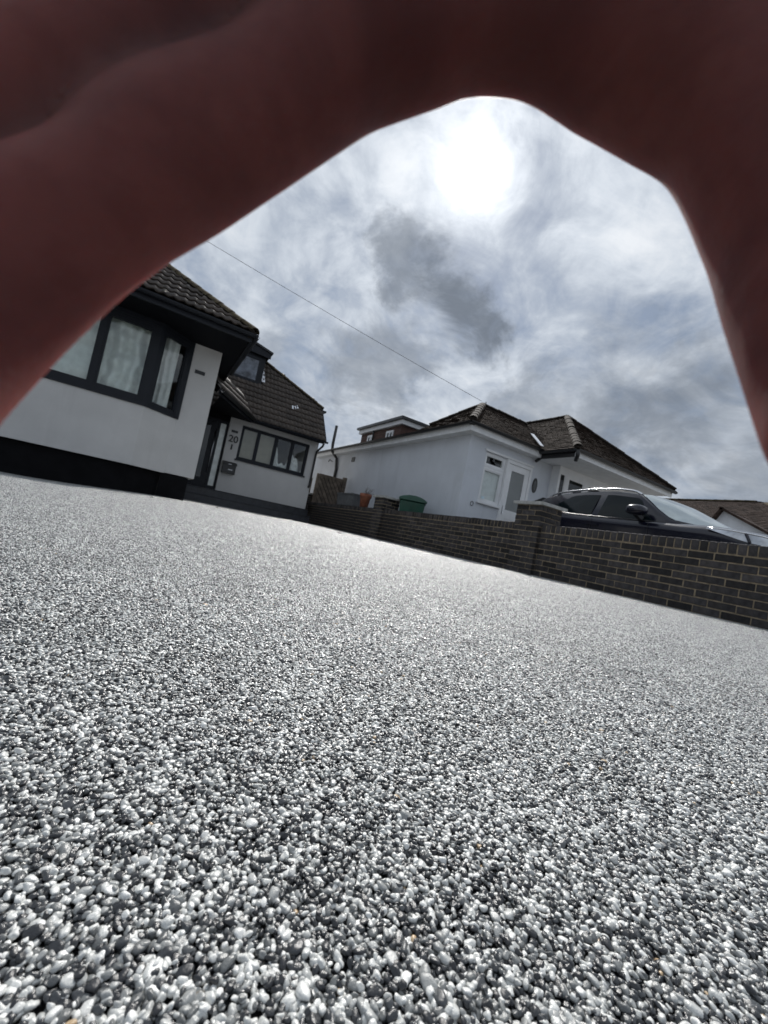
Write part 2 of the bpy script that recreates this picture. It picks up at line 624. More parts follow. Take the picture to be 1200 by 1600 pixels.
def patch_mesh(seed):
    VS, FS, TS = [], [], []
    o = 0
    protos = [pebble_verts(2, 300 + seed * 50 + i) for i in range(8)]
    for lay, (keep, z, mul) in enumerate(((1.0, -.0003, 1.0), (.55, -.0014, 1.05))):
        x, y = layer(-CELL / 2, -CELL / 2, CELL, SP, keep)
        n = len(x)
        tx, ty, a = rand_rot(n)
        sc = PR * mul * np.exp(rng.normal(0, .20, n))
        zz = z + rng.normal(0, .00045, n)
        tone = rng.random(n)
        which = rng.integers(0, len(protos), n)
        ico = pebble_verts(1, 5)
        for wi in range(len(protos)):
            k = np.where(which == wi)[0]
            V, F = protos[wi] if lay == 0 else ico
            ca, sa = np.cos(a[k]), np.sin(a[k])
            cx, sx = np.cos(tx[k]), np.sin(tx[k])
            cy, sy = np.cos(ty[k]), np.sin(ty[k])
            Z_, O_ = np.zeros(len(k)), np.ones(len(k))
            Rz = np.array([[ca, -sa, Z_], [sa, ca, Z_], [Z_, Z_, O_]]).transpose(2, 0, 1)
            Rx = np.array([[O_, Z_, Z_], [Z_, cx, -sx], [Z_, sx, cx]]).transpose(2, 0, 1)
            Ry = np.array([[cy, Z_, sy], [Z_, O_, Z_], [-sy, Z_, cy]]).transpose(2, 0, 1)
            R = (Rx @ Ry @ Rz) * sc[k][:, None, None]
            W = np.einsum('nij,vj->nvi', R, V) + np.stack([x[k], y[k], zz[k]], 1)[:, None, :]
            nv = len(V)
            VS.append(W.reshape(-1, 3))
            FS.append((F[None] + (o + np.arange(len(k)) * nv)[:, None, None]).reshape(-1, 3))
            TS.append(np.repeat(tone[k], nv))
            o += nv * len(k)
    V = np.concatenate(VS)
    F = np.concatenate(FS)
    T = np.concatenate(TS)
    me = bpy.data.meshes.new('gravel_patch')
    me.vertices.add(len(V))
    me.vertices.foreach_set('co', V.astype(np.float32).ravel())
    me.loops.add(F.size)
    me.loops.foreach_set('vertex_index', F.astype(np.int32).ravel())
    me.polygons.add(len(F))
    me.polygons.foreach_set('loop_start', np.arange(0, F.size, 3, dtype=np.int32))
    me.polygons.foreach_set('use_smooth', np.ones(len(F), bool))
    at = me.attributes.new('tone', 'FLOAT', 'POINT')
    at.data.foreach_set('value', T.astype(np.float32))
    me.materials.append(M['peb_p'])
    me.update()
    me.validate()
    return me


for i in range(2):
    shapes.objects.link(bpy.data.objects.new('zpatch_%02d' % i, patch_mesh(i)))

pts, rots, scs, ids = [], [], [], []
ncx = int((X1 - X0) / CELL)
ncy = int((Y1 - Y0) / CELL)
for cy_ in range(ncy):
    for cx_ in range(ncx + 1):
        xc = X1 - .001 - CELL * (cx_ + .5)
        yc = Y0 + CELL * (cy_ + .5)
        if xc < X0:
            continue
        if math.hypot(xc - .30, yc - .42) < .47:
            for lay, (keep, z, mul) in enumerate(((1.0, -.0003, 1.0), (.6, -.0014, 1.05))):
                x, y = layer(xc - CELL / 2, yc - CELL / 2, CELL, SP, keep)
                n = len(x)
                tx, ty, a = rand_rot(n)
                sc = PR * mul * np.exp(rng.normal(0, .22, n))
                big = rng.random(n) < .015
                sc[big] *= 1.4
                pts.append(np.stack([x, y, z + rng.normal(0, .00045, n)], 1))
                rots.append(np.stack([tx, ty, a], 1))
                scs.append(sc)
                ids.append(rng.integers(0, NSH, n))
        else:
            e = .05
            gx = (gz(xc + e, yc) - gz(xc - e, yc)) / (2 * e)
            gy = (gz(xc, yc + e) - gz(xc, yc - e)) / (2 * e)
            q = Vector((-gx, -gy, 1)).to_track_quat('Z', 'Y')
            nr = Vector((-gx, -gy, 1)).normalized()
            qq = Vector((0, 0, 1)).rotation_difference(nr) @ Euler((0, 0, math.pi / 2 * random.randrange(4))).to_quaternion()
            eu = qq.to_euler()
            pts.append(np.array([[xc, yc, gz(xc, yc)]]))
            rots.append(np.array([[eu.x, eu.y, eu.z]]))
            scs.append(np.array([1.0]))
            ids.append(np.array([NSH + random.randrange(2)]))
pts = np.concatenate(pts)
rots = np.concatenate(rots)
scs = np.concatenate(scs)
ids = np.concatenate(ids)
me = bpy.data.meshes.new('gravel')
me.vertices.add(len(pts))
me.vertices.foreach_set('co', pts.astype(np.float32).ravel())
for nm, typ, dat, key in (('prot', 'FLOAT_VECTOR', rots, 'vector'), ('psc', 'FLOAT', scs, 'value'), ('pid', 'INT', ids, 'value')):
    a_ = me.attributes.new(nm, typ, 'POINT')
    a_.data.foreach_set(key, (dat.astype(np.int32) if typ == 'INT' else dat.astype(np.float32)).ravel())
gravel = bpy.data.objects.new('gravel', me)
col.objects.link(gravel)
tag(gravel, 'grey, white and black resin bound gravel surface of the drive', 'gravel', kind='stuff')
ng = bpy.data.node_groups.new('gravel_scatter', 'GeometryNodeTree')
ng.interface.new_socket('Geometry', in_out='INPUT', socket_type='NodeSocketGeometry')
ng.interface.new_socket('Geometry', in_out='OUTPUT', socket_type='NodeSocketGeometry')
gi = ng.nodes.new('NodeGroupInput')
go = ng.nodes.new('NodeGroupOutput')
ip = ng.nodes.new('GeometryNodeInstanceOnPoints')
ci = ng.nodes.new('GeometryNodeCollectionInfo')
ci.inputs['Collection'].default_value = shapes
ci.inputs['Separate Children'].default_value = True
ci.inputs['Reset Children'].default_value = True
def nattr(name, typ):
    n = ng.nodes.new('GeometryNodeInputNamedAttribute')
    n.data_type = typ
    n.inputs['Name'].default_value = name
    return [o for o in n.outputs if o.enabled and o.name == 'Attribute'][0]
er = ng.nodes.new('FunctionNodeEulerToRotation')
ng.links.new(nattr('prot', 'FLOAT_VECTOR'), er.inputs[0])
ng.links.new(gi.outputs[0], ip.inputs['Points'])
ng.links.new(ci.outputs[0], ip.inputs['Instance'])
ip.inputs['Pick Instance'].default_value = True
ng.links.new(nattr('pid', 'INT'), ip.inputs['Instance Index'])
ng.links.new(er.outputs[0], ip.inputs['Rotation'])
ng.links.new(nattr('psc', 'FLOAT'), ip.inputs['Scale'])
ng.links.new(ip.outputs[0], go.inputs[0])
gm = gravel.modifiers.new('scatter', 'NODES')
gm.node_group = ng


# ------------------------------------------------------------------ garden wall
def brick_mesh(lx, ly, lz):
    b = MB().box(-lx / 2, lx / 2, -ly / 2, ly / 2, -lz / 2, lz / 2)
    me = b.mesh('brick', bevel=.004)
    me.materials.append(M['brick'])
    return me


WX0, WX1 = 4.70, 4.915
WT = (WX1 - WX0)
NC = 8
CH = .075
TOP = NC * CH
wall = empty('garden_wall', (4.81, 6.5, 0), 'low charcoal brick boundary wall with pale capped piers beside the gravel drive', 'wall')
WALL_Y0, WALL_Y1 = -1.2, 13.95
piers = [4.08, 8.5, 13.72]
core = MB().box(WX0 + .005, WX1 - .005, WALL_Y0, WALL_Y1 - .3, -.3, TOP + .004)
core.build('mortar', 'mortar', wall)
hc = MB().box(WX0 + .006, WX1 - .006, WALL_Y0 + .001, WALL_Y1 - .31, TOP + .0045, TOP + .1)
hc.build('mortar', 'mortar', wall)
PH = .22


def in_pier(y, ln=.1):
    return any(abs(y - p) < PH - ln for p in piers)


bm_st = brick_mesh(WT, .215, .065)
slots = []
for c in range(-1, NC):
    y = WALL_Y0 + (.1125 if c % 2 else 0)
    while y < WALL_Y1 - .35:
        if not in_pier(y + .1125):
            slots.append((y + .1125, c))
        y += .225
slots.sort(key=lambda s: abs(s[0] - 2.4) + (8 if s[1] < 0 else 0))
farb = MB()
for i, (y, c) in enumerate(slots):
    dx, dz = random.gauss(0, .0012), random.gauss(0, .0012)
    z = c * CH + CH / 2
    if i < 300:
        q = Euler((random.gauss(0, .006), 0, random.gauss(0, .004))).to_quaternion()
        place('brick', bm_st, wall, (4.8075 + dx, y + random.gauss(0, .0015), z + dz), q)
    else:
        farb.box(WX0 + dx, WX1 + dx, y - .1075, y + .1075, z - .0325 + dz, z + .0325 + dz)
if farb.v:
    farb.build('brickwork', 'brick', wall, kind='stuff')
bm_hd = brick_mesh(WT, .065, .1025)
y = WALL_Y0 + .04
while y < WALL_Y1 - .35:
    if not in_pier(y, .03):
        q = Euler((random.gauss(0, .012), random.gauss(0, .006), 0)).to_quaternion()
        place('coping_brick', bm_hd, wall, (4.8075 + random.gauss(0, .0015), y, TOP + .01 + .05125 + random.gauss(0, .0015)), q)
    y += .0755
# piers
bm_py = brick_mesh(.1025, .215, .065)      # long in y
bm_px = brick_mesh(.215, .1025, .065)      # long in x
NPC = 13
PXC = 4.855
for p in piers:
    MB().box(PXC - PH + .006, PXC + PH - .006, p - PH + .006, p + PH - .006, -.3, NPC * CH - .004).build('pier_mortar', 'mortar', wall)
    for c in range(NPC):
        z = c * CH + CH / 2 - .004
        j = lambda: random.gauss(0, .0013)
        if c % 2 == 0:
            lst = [(bm_py, PXC - PH + .05125, p - .1125), (bm_py, PXC - PH + .05125, p + .1125),
                   (bm_px, PXC + .0, p - PH + .05125), (bm_px, PXC, p + PH - .05125),
                   (bm_py, PXC + PH - .05125, p - .1125), (bm_py, PXC + PH - .05125, p + .1125)]
        else:
            lst = [(bm_px, PXC - .1125, p - PH + .05125), (bm_px, PXC + .1125, p - PH + .05125),
                   (bm_px, PXC - .1125, p + PH - .05125), (bm_px, PXC + .1125, p + PH - .05125),
                   (bm_py, PXC - PH + .05125, p), (bm_py, PXC + PH - .05125, p)]
        for m_, x, y in lst:
            place('pier_brick', m_, wall, (x + j(), y + j(), z + j()))
    e = PH + .045
    zc = NPC * CH - .003
    cp = MB().hexa([(PXC - e, p - e, zc), (PXC + e, p - e, zc), (PXC + e, p + e, zc), (PXC - e, p + e, zc),
                    (PXC - e, p - e, zc + .045), (PXC + e, p - e, zc + .045), (PXC + e, p + e, zc + .045), (PXC - e, p + e, zc + .045)])
    cp.add([(PXC - e, p - e, zc + .045), (PXC + e, p - e, zc + .045), (PXC + e, p + e, zc + .045), (PXC - e, p + e, zc + .045), (PXC, p, zc + .075)],
           [(0, 1, 4), (1, 2, 4), (2, 3, 4), (3, 0, 4)])
    cp.build('pier_cap', 'cap', wall)


# ------------------------------------------------------------------ house 20
HA = empty('bungalow', (0, 12, 0), 'white rendered bungalow numbered 20 with black plinth, bay window and brown tiled roof', 'house')
YF = 9.0       # front wall of the projecting room
YB = 8.55      # face of the bay
XR = .70       # right corner of the projecting room
ZP = .465      # top of the black plinth
ZS = 1.52      # bay sill
ZT = 3.07      # soffit
YW = 13.0      # wall of the entrance wing
BXL, BXLo = -3.30, -3.84
bay = [(BXLo, YF), (BXL, YB), (-.37, YB), (.17, YF)]
# walls
MB().prism([(.17, YF), (XR, YF), (XR, YW + .3), (.17, YW + .3)], ZP, ZT).build('wall', 'render', HA)
MB().prism([(-6, YF), (BXLo, YF), (BXLo, YF + .3), (-6, YF + .3)], ZP, ZT).build('wall', 'render', HA)
MB().prism(bay + [(.17, YF + .2), (BXLo, YF + .2)], ZP - .012, ZS).build('bay_wall', 'render', HA)
# plinths, set back under the render
MB().prism([(-5.95, YF + .09), (BXLo + .1, YF + .09), (BXL + .06, YB + .09), (-.37 - .06, YB + .09), (.10, YF + .06), (.10, YF + .6), (-5.95, YF + .6)],
           -.35, ZP - .014).build('plinth', 'plinth', HA)
MB().box(.115, XR - .10, YF + .005, YW + .2, -.35, ZP - .016).build('plinth', 'plinth', HA)
# bay sill
s = MB()
e = .03
sb_ = [(BXLo - e, YF), (BXL - e * .4, YB - e), (-.37 + e * .4, YB - e), (.17 + e, YF - .001)]
s.prism(sb_ + [(.10, YF + .02), (-.42, YB + .1), (BXL + .1, YB + .1), (BXLo + .1, YF + .02)], ZS + .002, ZS + .045)
s.build('window_sill', 'anth', HA)
ZW0, ZW1 = ZS + .047, 2.99


def window(par, a, b_, z0, z1, divs, mat='anth', fr=.07, dep=.07, glass='glass', name='window', head=None):
    """window in the vertical plane a->b_ (xy), outside on the right of a->b_"""
    a, b_ = Vector((*a, 0)), Vector((*b_, 0))
    L = (b_ - a).length
    d = (b_ - a) / L
    nn = Vector((d.y, -d.x, 0))

    def blk(m, u0, u1, w0, w1, za, zb):
        q = [a + d * u0 + nn * w0, a + d * u1 + nn * w0, a + d * u1 + nn * w1, a + d * u0 + nn * w1]
        m.hexa([(p.x, p.y, za) for p in q] + [(p.x, p.y, zb) for p in q])

    f = MB()
    blk(f, 0, fr, -dep, 0, z0, z1)
    blk(f, L - fr, L, -dep, 0, z0, z1)
    blk(f, fr, L - fr, -dep, 0, z0, z0 + fr)
    blk(f, fr, L - fr, -dep, 0, z1 - (head or fr), z1)
    frame = f.build(name, mat, par)
    us = [fr] + [u for u in divs] + [L - fr]
    mw = fr * .8
    for u in divs:
        m = MB()
        blk(m, u - mw / 2, u + mw / 2, -dep + .002, -.004, z0 + fr, z1 - (head or fr))
        m.build('mullion', mat, frame)
    for i in range(len(us) - 1):
        u0 = us[i] + (mw / 2 if i else 0)
        u1 = us[i + 1] - (mw / 2 if i < len(us) - 2 else 0)
        # sash
        sh = MB()
        t = fr * .45
        zt_ = z1 - (head or fr)
        blk(sh, u0, u0 + t, -dep + .01, -.012, z0 + fr, zt_)
        blk(sh, u1 - t, u1, -dep + .01, -.012, z0 + fr, zt_)
        blk(sh, u0 + t, u1 - t, -dep + .01, -.012, z0 + fr, z0 + fr + t)
        blk(sh, u0 + t, u1 - t, -dep + .01, -.012, zt_ - t, zt_)
        sh.build('sash', mat, frame)
        g_ = MB()
        blk(g_, u0 + t, u1 - t, -dep + .03, -dep + .036, z0 + fr + t, zt_ - t)
        g_.build('pane', glass, frame)
    return frame


window(HA, (BXL + .03, YB + .01), (-.37 - .03, YB + .01), ZW0, ZW1, [BXL * 0 + .98, 2.07], fr=.085, name='bay_window')
window(HA, (-.37 + .03, YB + .035), (.17 - .03, YF - .015), ZW0, ZW1, [], fr=.06, name='bay_window')
window(HA, (BXLo + .03, YF - .015), (BXL - .03, YB + .035), ZW0, ZW1, [], fr=.06, name='bay_window')
MB().prism([(-.44, YB + .005), (-.37, YB - .002), (-.315, YB + .035), (-.37, YB + .12)], ZW0, ZT).build('corner_post', 'anth', HA)
MB().prism([(BXL, YB - .002), (BXL + .07, YB + .005), (BXL, YB + .12), (BXL - .055, YB + .035)], ZW0, ZT).build('corner_post', 'anth', HA)
MB().box(.10, .20, YF - .02, YF - .001, ZW0, ZT - .001).build('corner_post', 'anth', HA)
MB().prism([(BXLo, YF), (BXL, YB), (-.37, YB), (.17, YF)], ZW1 + .001, ZT - .002).build('window_head', 'anth', HA)
# inside of the front room
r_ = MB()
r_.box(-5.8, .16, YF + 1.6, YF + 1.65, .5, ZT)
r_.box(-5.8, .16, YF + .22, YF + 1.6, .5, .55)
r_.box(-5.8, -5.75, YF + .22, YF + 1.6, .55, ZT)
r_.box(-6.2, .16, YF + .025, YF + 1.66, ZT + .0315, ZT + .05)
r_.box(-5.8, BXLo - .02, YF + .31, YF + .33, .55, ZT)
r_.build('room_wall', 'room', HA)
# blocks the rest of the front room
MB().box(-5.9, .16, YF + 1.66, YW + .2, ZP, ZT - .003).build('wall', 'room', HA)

# eaves and soffit of the projecting room
EX, EY, EZ = 1.02, 7.77, 3.20
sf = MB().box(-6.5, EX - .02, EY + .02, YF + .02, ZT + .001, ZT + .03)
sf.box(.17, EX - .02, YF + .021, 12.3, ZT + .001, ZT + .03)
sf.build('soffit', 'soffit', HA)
fb = MB().box(-6.5, EX, EY - .01, EY + .019, ZT - .03, EZ - .02)
fb.build('fascia', 'anth', HA)
MB().box(EX - .019, EX + .01, EY + .02, 12.3, ZT - .03, EZ - .02).build('fascia', 'anth', HA)
# gutter: half round
def gutter(par, a, b_, r=.055, mat='anth', name='gutter'):
    a, b_ = Vector(a), Vector(b_)
    d = (b_ - a).normalized()
    s_ = d.cross(Vector((0, 0, 1))).normalized()
    m = MB()
    vs = []
    for p in (a, b_):
        for rr in (r, r - .006):
            for k in range(9):
                an = math.pi * k / 8
                vs.append(p + s_ * math.cos(an) * rr - Vector((0, 0, 1)) * math.sin(an) * rr)
    fs = []
    for k in range(8):
        fs.append((k, k + 1, 18 + k + 1, 18 + k))
        fs.append((9 + k + 1, 9 + k, 27 + k, 27 + k + 1))
        fs.append((k, 9 + k, 9 + k + 1, k + 1))
        fs.append((18 + k, 18 + k + 1, 27 + k + 1, 27 + k))
    fs += [(0, 18, 27, 9), (8, 17, 35, 26)]
    m.add(vs, fs, False)
    return m.build(name, mat, par)


gutter(HA, (-6.5, EY - .067, EZ - .03), (EX + .09, EY - .067, EZ - .03))
gutter(HA, (EX + .067, EY - .05, EZ - .03), (EX + .067, 10.5, EZ - .03))
MB().box(.29, .475, YF - .014, YF - .001, 2.505, 2.575).build('air_vent', 'black', HA)

# ---- roof decks
PT = .75
HS = 2.9
RX = EX - HS
RZ = EZ + PT * HS
RY = EY + HS
XLE = -6.5
dk = MB()
dk.slab([(XLE, EY, EZ), (EX, EY, EZ), (RX, RY, RZ), (XLE + HS, RY, RZ)], .03)
dk.slab([(EX, EY, EZ), (EX, 14.5, EZ), (RX, 14.5, RZ), (RX, RY, RZ)], .03)
dk.slab([(XLE, 14.5, EZ), (XLE, EY, EZ), (XLE + HS, RY, RZ), (XLE + HS, 14.5, RZ)], .03)
dk.slab([(RX, RY, RZ), (RX, 14.5, RZ), (XLE + HS, 14.5, RZ), (XLE + HS, RY, RZ)], .02)
dk.build('roof_deck', 'deck', HA)


def tile_mesh(wd, ln, hump):
    n = 12
    vs = []
    for y, zz in ((0, .032), (ln, .004)):
        for k in range(n + 1):
            x = wd * k / n
            z = zz + hump * (.5 + .5 * math.cos(2 * math.pi * (x / wd * 2 - .25)))**1.5
            vs.append((x - wd / 2, y, z))
    for k in range(n + 1):
        v = vs[k]
        vs.append((v[0], v[1] + .004, v[2] - .022))
    fs = [(k, k + 1, n + 2 + k, n + 1 + k) for k in range(n)]
    fs += [(2 * n + 2 + k, 2 * n + 3 + k, k + 1, k) for k in range(n)]
    me = bpy.data.meshes.new('roof_tile')
    me.from_pydata(vs, [], fs)
    me.polygons.foreach_set('use_smooth', [i < n for i in range(len(fs))])
    me.materials.append(M['tile'])
    return me


def tiles_on(par, org, right, up, nw, nr, wd, gauge, me, inside, name='roof_tile', stag=False):
    """tiles on a slope: org = eave point, right/up unit vectors"""
    org, right, up = Vector(org), Vector(right).normalized(), Vector(up).normalized()
    nn = right.cross(up).normalized()
    R = Matrix((right, up, nn)).transposed().to_quaternion()
    k = 0
    for r in range(nr):
        for c in range(nw):
            x = (c + .5) * wd
            p = org + right * x + up * (r * gauge)
            if not inside(p + up * gauge * .5):
                continue
            q = R @ Euler((random.gauss(0, .008), random.gauss(0, .006), random.gauss(0, .006))).to_quaternion()
            place(name, me, par, p + nn * (.004 + random.random() * .004), q)
            k += 1
    return k


roofA = empty('front_roof', (0, 9, 3.2), None, None)
roofA.parent = HA
roofA.location = Vector((0, 9, 3.2)) - wloc(HA)
tm1 = tile_mesh(.30, .36, .026)
upF = Vector((0, 1, PT)).normalized()
nt = tiles_on(roofA, (EX - 5.4, EY - .04, EZ + .005), (1, 0, 0), upF, 18, 9, .30, .30, tm1,
              lambda p: p.x < EX - (p.y - EY) - .04)


def half_round(ln, r, n=6):
    vs, fs = [], []
    for y, rr in ((0, r), (ln, r * .88)):
        for k in range(n + 1):
            a = math.pi * k / n
            vs.append((math.cos(a) * rr, y, math.sin(a) * rr * .75))
        for k in range(n + 1):
            a = math.pi * k / n
            vs.append((math.cos(a) * (rr - .02), y, math.sin(a) * (rr - .02) * .75))
    m = n + 1
    for k in range(n):
        fs.append((k, k + 1, 2 * m + k + 1, 2 * m + k))
        fs.append((m + k + 1, m + k, k, k + 1))
    me = bpy.data.meshes.new('hip_tile')
    me.from_pydata(vs, [], fs)
    me.polygons.foreach_set('use_smooth', [True] * len(fs))
    me.materials.append(M['hip'])
    return me


def hips(par, a, b_, me, step, lift=.0, name='hip_tile', mat=None):
    a, b_ = Vector(a), Vector(b_)
    d = (b_ - a).normalized()
    rt = d.cross(Vector((0, 0, 1))).normalized()
    up = rt.cross(d)
    q = Matrix((rt, d, up)).transposed().to_quaternion()
    n = int((b_ - a).length / step)
    MB().bar(a - up * .05, b_ - up * .05, .12, .16, up).build('hip_bedding', 'deck', par)
    for i in range(n):
        place(name, me, par, a + d * (i * step) + up * (lift + random.gauss(0, .003)), q @ Euler((0, 0, random.gauss(0, .015))).to_quaternion())


hm = half_round(.36, .11)
hips(roofA, (EX + .02, EY - .02, EZ + .01), (RX, RY, RZ), hm, .32, .02)

# ---- entrance wing
XWL, XWR = 1.63, 4.44
ZF = .405
ZWS = 2.66
wb = MB()
wx0, wx1, wz0, wz1 = 2.00, 4.16, 1.475, 2.515
wb.box(XWL, wx0, YW, YW + .3, ZF, ZWS)
wb.build('wall', 'render', HA)
MB().box(wx1, XWR, YW, YW + .3, ZF, ZWS).build('wall', 'render', HA)
MB().box(wx0, wx1, YW, YW + .3, ZF, wz0 - .002).build('wall', 'render', HA)
MB().box(wx0, wx1, YW, YW + .3, wz1 + .002, ZWS).build('wall', 'render', HA)
MB().box(XWR - .3, XWR, YW + .301, 19, ZF, 2.75).build('wall', 'render', HA)
MB().box(XWR - .3, XWR, 13.9, 19, 2.752, 3.9).build('wall', 'render', HA)
MB().box(XWL, XWR - .02, YW + .03, YW + .29, -.3, ZF - .002).build('plinth', 'plinth', HA)
window(HA, (wx0, YW + .07), (wx1, YW + .07), wz0, wz1, [.535, 1.09, 1.625], fr=.06, name='wing_window')
MB().box(wx0 - .03, wx1 + .03, YW - .04, YW + .0, wz0 - .045, wz0 - .003).build('window_sill', 'anth', HA)
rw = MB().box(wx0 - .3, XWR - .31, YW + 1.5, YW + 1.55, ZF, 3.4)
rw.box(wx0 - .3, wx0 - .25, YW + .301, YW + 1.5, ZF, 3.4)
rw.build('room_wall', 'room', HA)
# door recess
YD = 13.12
MB().box(.702, XWL, YD + .08, YD + .12, ZF, 2.9).build('door_wall', 'room', HA)
door = MB()
door.box(.98, 1.335, YD, YD + .05, ZF + .03, 2.40)
door = door.build('door', 'anth', HA)
MB().box(1.03, 1.16, YD - .006, YD - .001, ZF + .3, 2.28).build('glass_strip', 'glass_dark', door)
MB().tube([(1.345 - .03, YD - .06, .90), (1.345 - .03, YD - .06, 2.17)], .014, 10).build('pull_handle', 'steel', door)
hb = MB()
for z in (1.0, 2.07):
    hb.tube([(1.315, YD - .001, z), (1.315, YD - .06, z)], .008, 8)
hb.build('handle_bracket', 'steel', door)
dfm = MB()
dfm.box(.702, .975, YD - .01, YD + .06, ZF + .01, 2.5)
dfm.box(1.34, 1.41, YD - .01, YD + .06, ZF + .01, 2.5)
dfm.box(1.565, XWL - .001, YD - .01, YD + .06, ZF + .01, 2.5)
dfm.box(.975, 1.565, YD - .012, YD + .058, 2.405, 2.5)
dfm.box(1.41, 1.565, YD - .008, YD + .058, ZF + .01, ZF + .12)
dfr = dfm.build('door_frame', 'anth', HA)
MB().box(1.41, 1.565, YD + .02, YD + .026, ZF + .12, 2.405).build('side_light', 'foil', dfr)
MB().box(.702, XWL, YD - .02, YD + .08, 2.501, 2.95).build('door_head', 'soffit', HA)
# steps
st = MB().box(.605, 4.40, 12.55, YW - .001, -.3, ZF - .006)
st.build('step', 'step', HA, bevel=.004)
MB().box(.605, 4.36, 12.2, 12.549, -.3, .20).build('step', 'step', HA, bevel=.004)
MB().box(.60, 4.405, 12.53, YW - .002, ZF - .005, ZF + .012).build('step_tread', 'step', HA, bevel=.003)
MB().box(.60, 4.365, 12.18, 12.528, .201, .216).build('step_tread', 'step', HA, bevel=.003)
# small fittings
MB().box(1.715, 1.90, YW - .012, YW - .001, 2.215, 2.285).build('air_vent', 'black', HA)
MB().box(1.79, 1.835, YW - .022, YW - .001, 1.70, 1.86).build('door_bell', 'black', HA, bevel=.005)
tcu = bpy.data.curves.new('house_number', 'FONT')
tcu.body = '20'
tcu.size = .285
tcu.extrude = .008
tcu.align_x = 'CENTER'
tcu.offset = .004
tob = bpy.data.objects.new('tmp_text', tcu)
col.objects.link(tob)
bpy.context.view_layer.update()
tme = bpy.data.meshes.new_from_object(tob.evaluated_get(bpy.context.evaluated_depsgraph_get()))
bpy.data.objects.remove(tob)
tme.materials.clear()
tme.materials.append(M['black'])
num = bpy.data.objects.new('house_number', tme)
col.objects.link(num)
num.parent = HA
num.location = Vector((1.815, YW - .02, 1.925)) - wloc(HA)
num.rotation_euler = (math.pi / 2, 0, 0)
num['label'] = 'black house number 20'
# letterbox: hangs on the wall
lb = empty('letterbox', (1.86, YW - .06, .97), 'black metal letterbox on the white wall below the number 20', 'letterbox')
MB().box(1.67, 2.05, YW - .12, YW - .001, .98, 1.24).build('box_body', 'black', lb, bevel=.006)
MB().hexa([(1.655, YW - .14, 1.242), (2.065, YW - .14, 1.242), (2.065, YW - .001, 1.242), (1.655, YW - .001, 1.242),
           (1.655, YW - .14, 1.27), (2.065, YW - .14, 1.27), (2.065, YW - .001, 1.34), (1.655, YW - .001, 1.34)]).build('lid', 'black', lb, bevel=.004)
MB().box(1.82, 1.90, YW - .146, YW - .141, 1.25, 1.262).build('lid_badge', 'steel', lb)
MB().box(1.84, 1.96, YW - .125, YW - .121, 1.09, 1.105).build('lock_plate', 'steel', lb)

# wing roof
PW = 1.24
EYW, EZW = 12.65, 2.70
upW = Vector((0, 1, PW)).normalized()
roofW = empty('wing_roof', (2.5, 13.5, 2.7), None, None)
roofW.parent = HA
roofW.location = Vector((2.5, 13.5, 2.7)) - wloc(HA)
VX = 4.51
dw = MB()
dw.slab([(1.0, EYW, EZW), (VX, EYW, EZW), (VX, 13.65, 3.94), (2.63, 14.51, 5.006), (.70, 15.39, 6.10), (-3, 15.39, 6.10), (1.0 - 1.5, 14.0, EZW + 1.35 * PW), ], .03)
dw.slab([(VX, 13.65, 3.94), (VX, 20, 3.94), (.70, 20, 6.10), (.70, 15.39, 6.10), (2.63, 14.51, 5.006)], .03)
dw.build('roof_deck', 'deck', roofW)
MB().box(VX - .05, VX + .17, 13.62, 20, 3.86, 3.92).build('side_eave', 'anth', HA)
tm2 = tile_mesh(.262, .31, .024)


def in_wing(p):
    if p.x > VX - .02 or p.x < .95:
        return False
    y, x = p.y, p.x
    if y > 13.65:
        if x > VX - (y - 13.65) / .86 * 1.88 - .03:
            return False
    if 1.33 < x < 2.42 and 13.73 < y < 15.3:
        return False
    return y < 15.2


tiles_on(roofW, (VX - .262 * 14, EYW - .03, EZW - .02), (1, 0, 0), upW, 14, 15, .262, .252, tm2, in_wing)
hips(roofW, (VX + .02, 13.63, 3.95), (.9, 15.30, 5.99), half_round(.34, .10), .31, .015)
for i_ in range(3):  # small bright slips added to stand in for glints on the tiles
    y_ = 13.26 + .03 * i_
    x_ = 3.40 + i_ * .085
    MB().slab([(x_, y_, EZW + (y_ - EYW) * PW + .085), (x_ + .05, y_, EZW + (y_ - EYW) * PW + .085), (x_ + .05, y_ + .10, EZW + (y_ + .10 - EYW) * PW + .085), (x_, y_ + .10, EZW + (y_ + .10 - EYW) * PW + .085)], .01).build('glint_slip', 'lead', roofW)
# verge edge and ridge end
MB().slab([(VX + .005, EYW - .02, EZW + .04), (VX + .005, 13.66, 3.97), (VX + .005, 13.66, 3.86), (VX + .005, EYW - .02, EZW - .07)], .03).build('verge_board', 'anth', roofW)
# eave of the wing
MB().box(2.15, VX - .04, EYW + .0, YW, ZWS + .0, ZWS + .03).build('soffit', 'soffit', HA)
MB().box(2.15, VX - .035, EYW - .02, EYW - .001, ZWS - .06, EZW - .025).build('fascia', 'anth', HA)
gutter(HA, (2.13, EYW - .075, EZW - .02), (VX + .07, EYW - .075, EZW - .02))
MB().tube([(XWR + .02, EYW - .07, 2.62), (XWR + .01, EYW - .04, 2.52), (XWR - .03, YW - .05, 2.36), (XWR - .04, YW - .05, 2.2), (XWR - .04, YW - .05, 1.22), (XWR - .07, YW - .08, 1.14)], .034, 10).build('downpipe', 'black', HA)
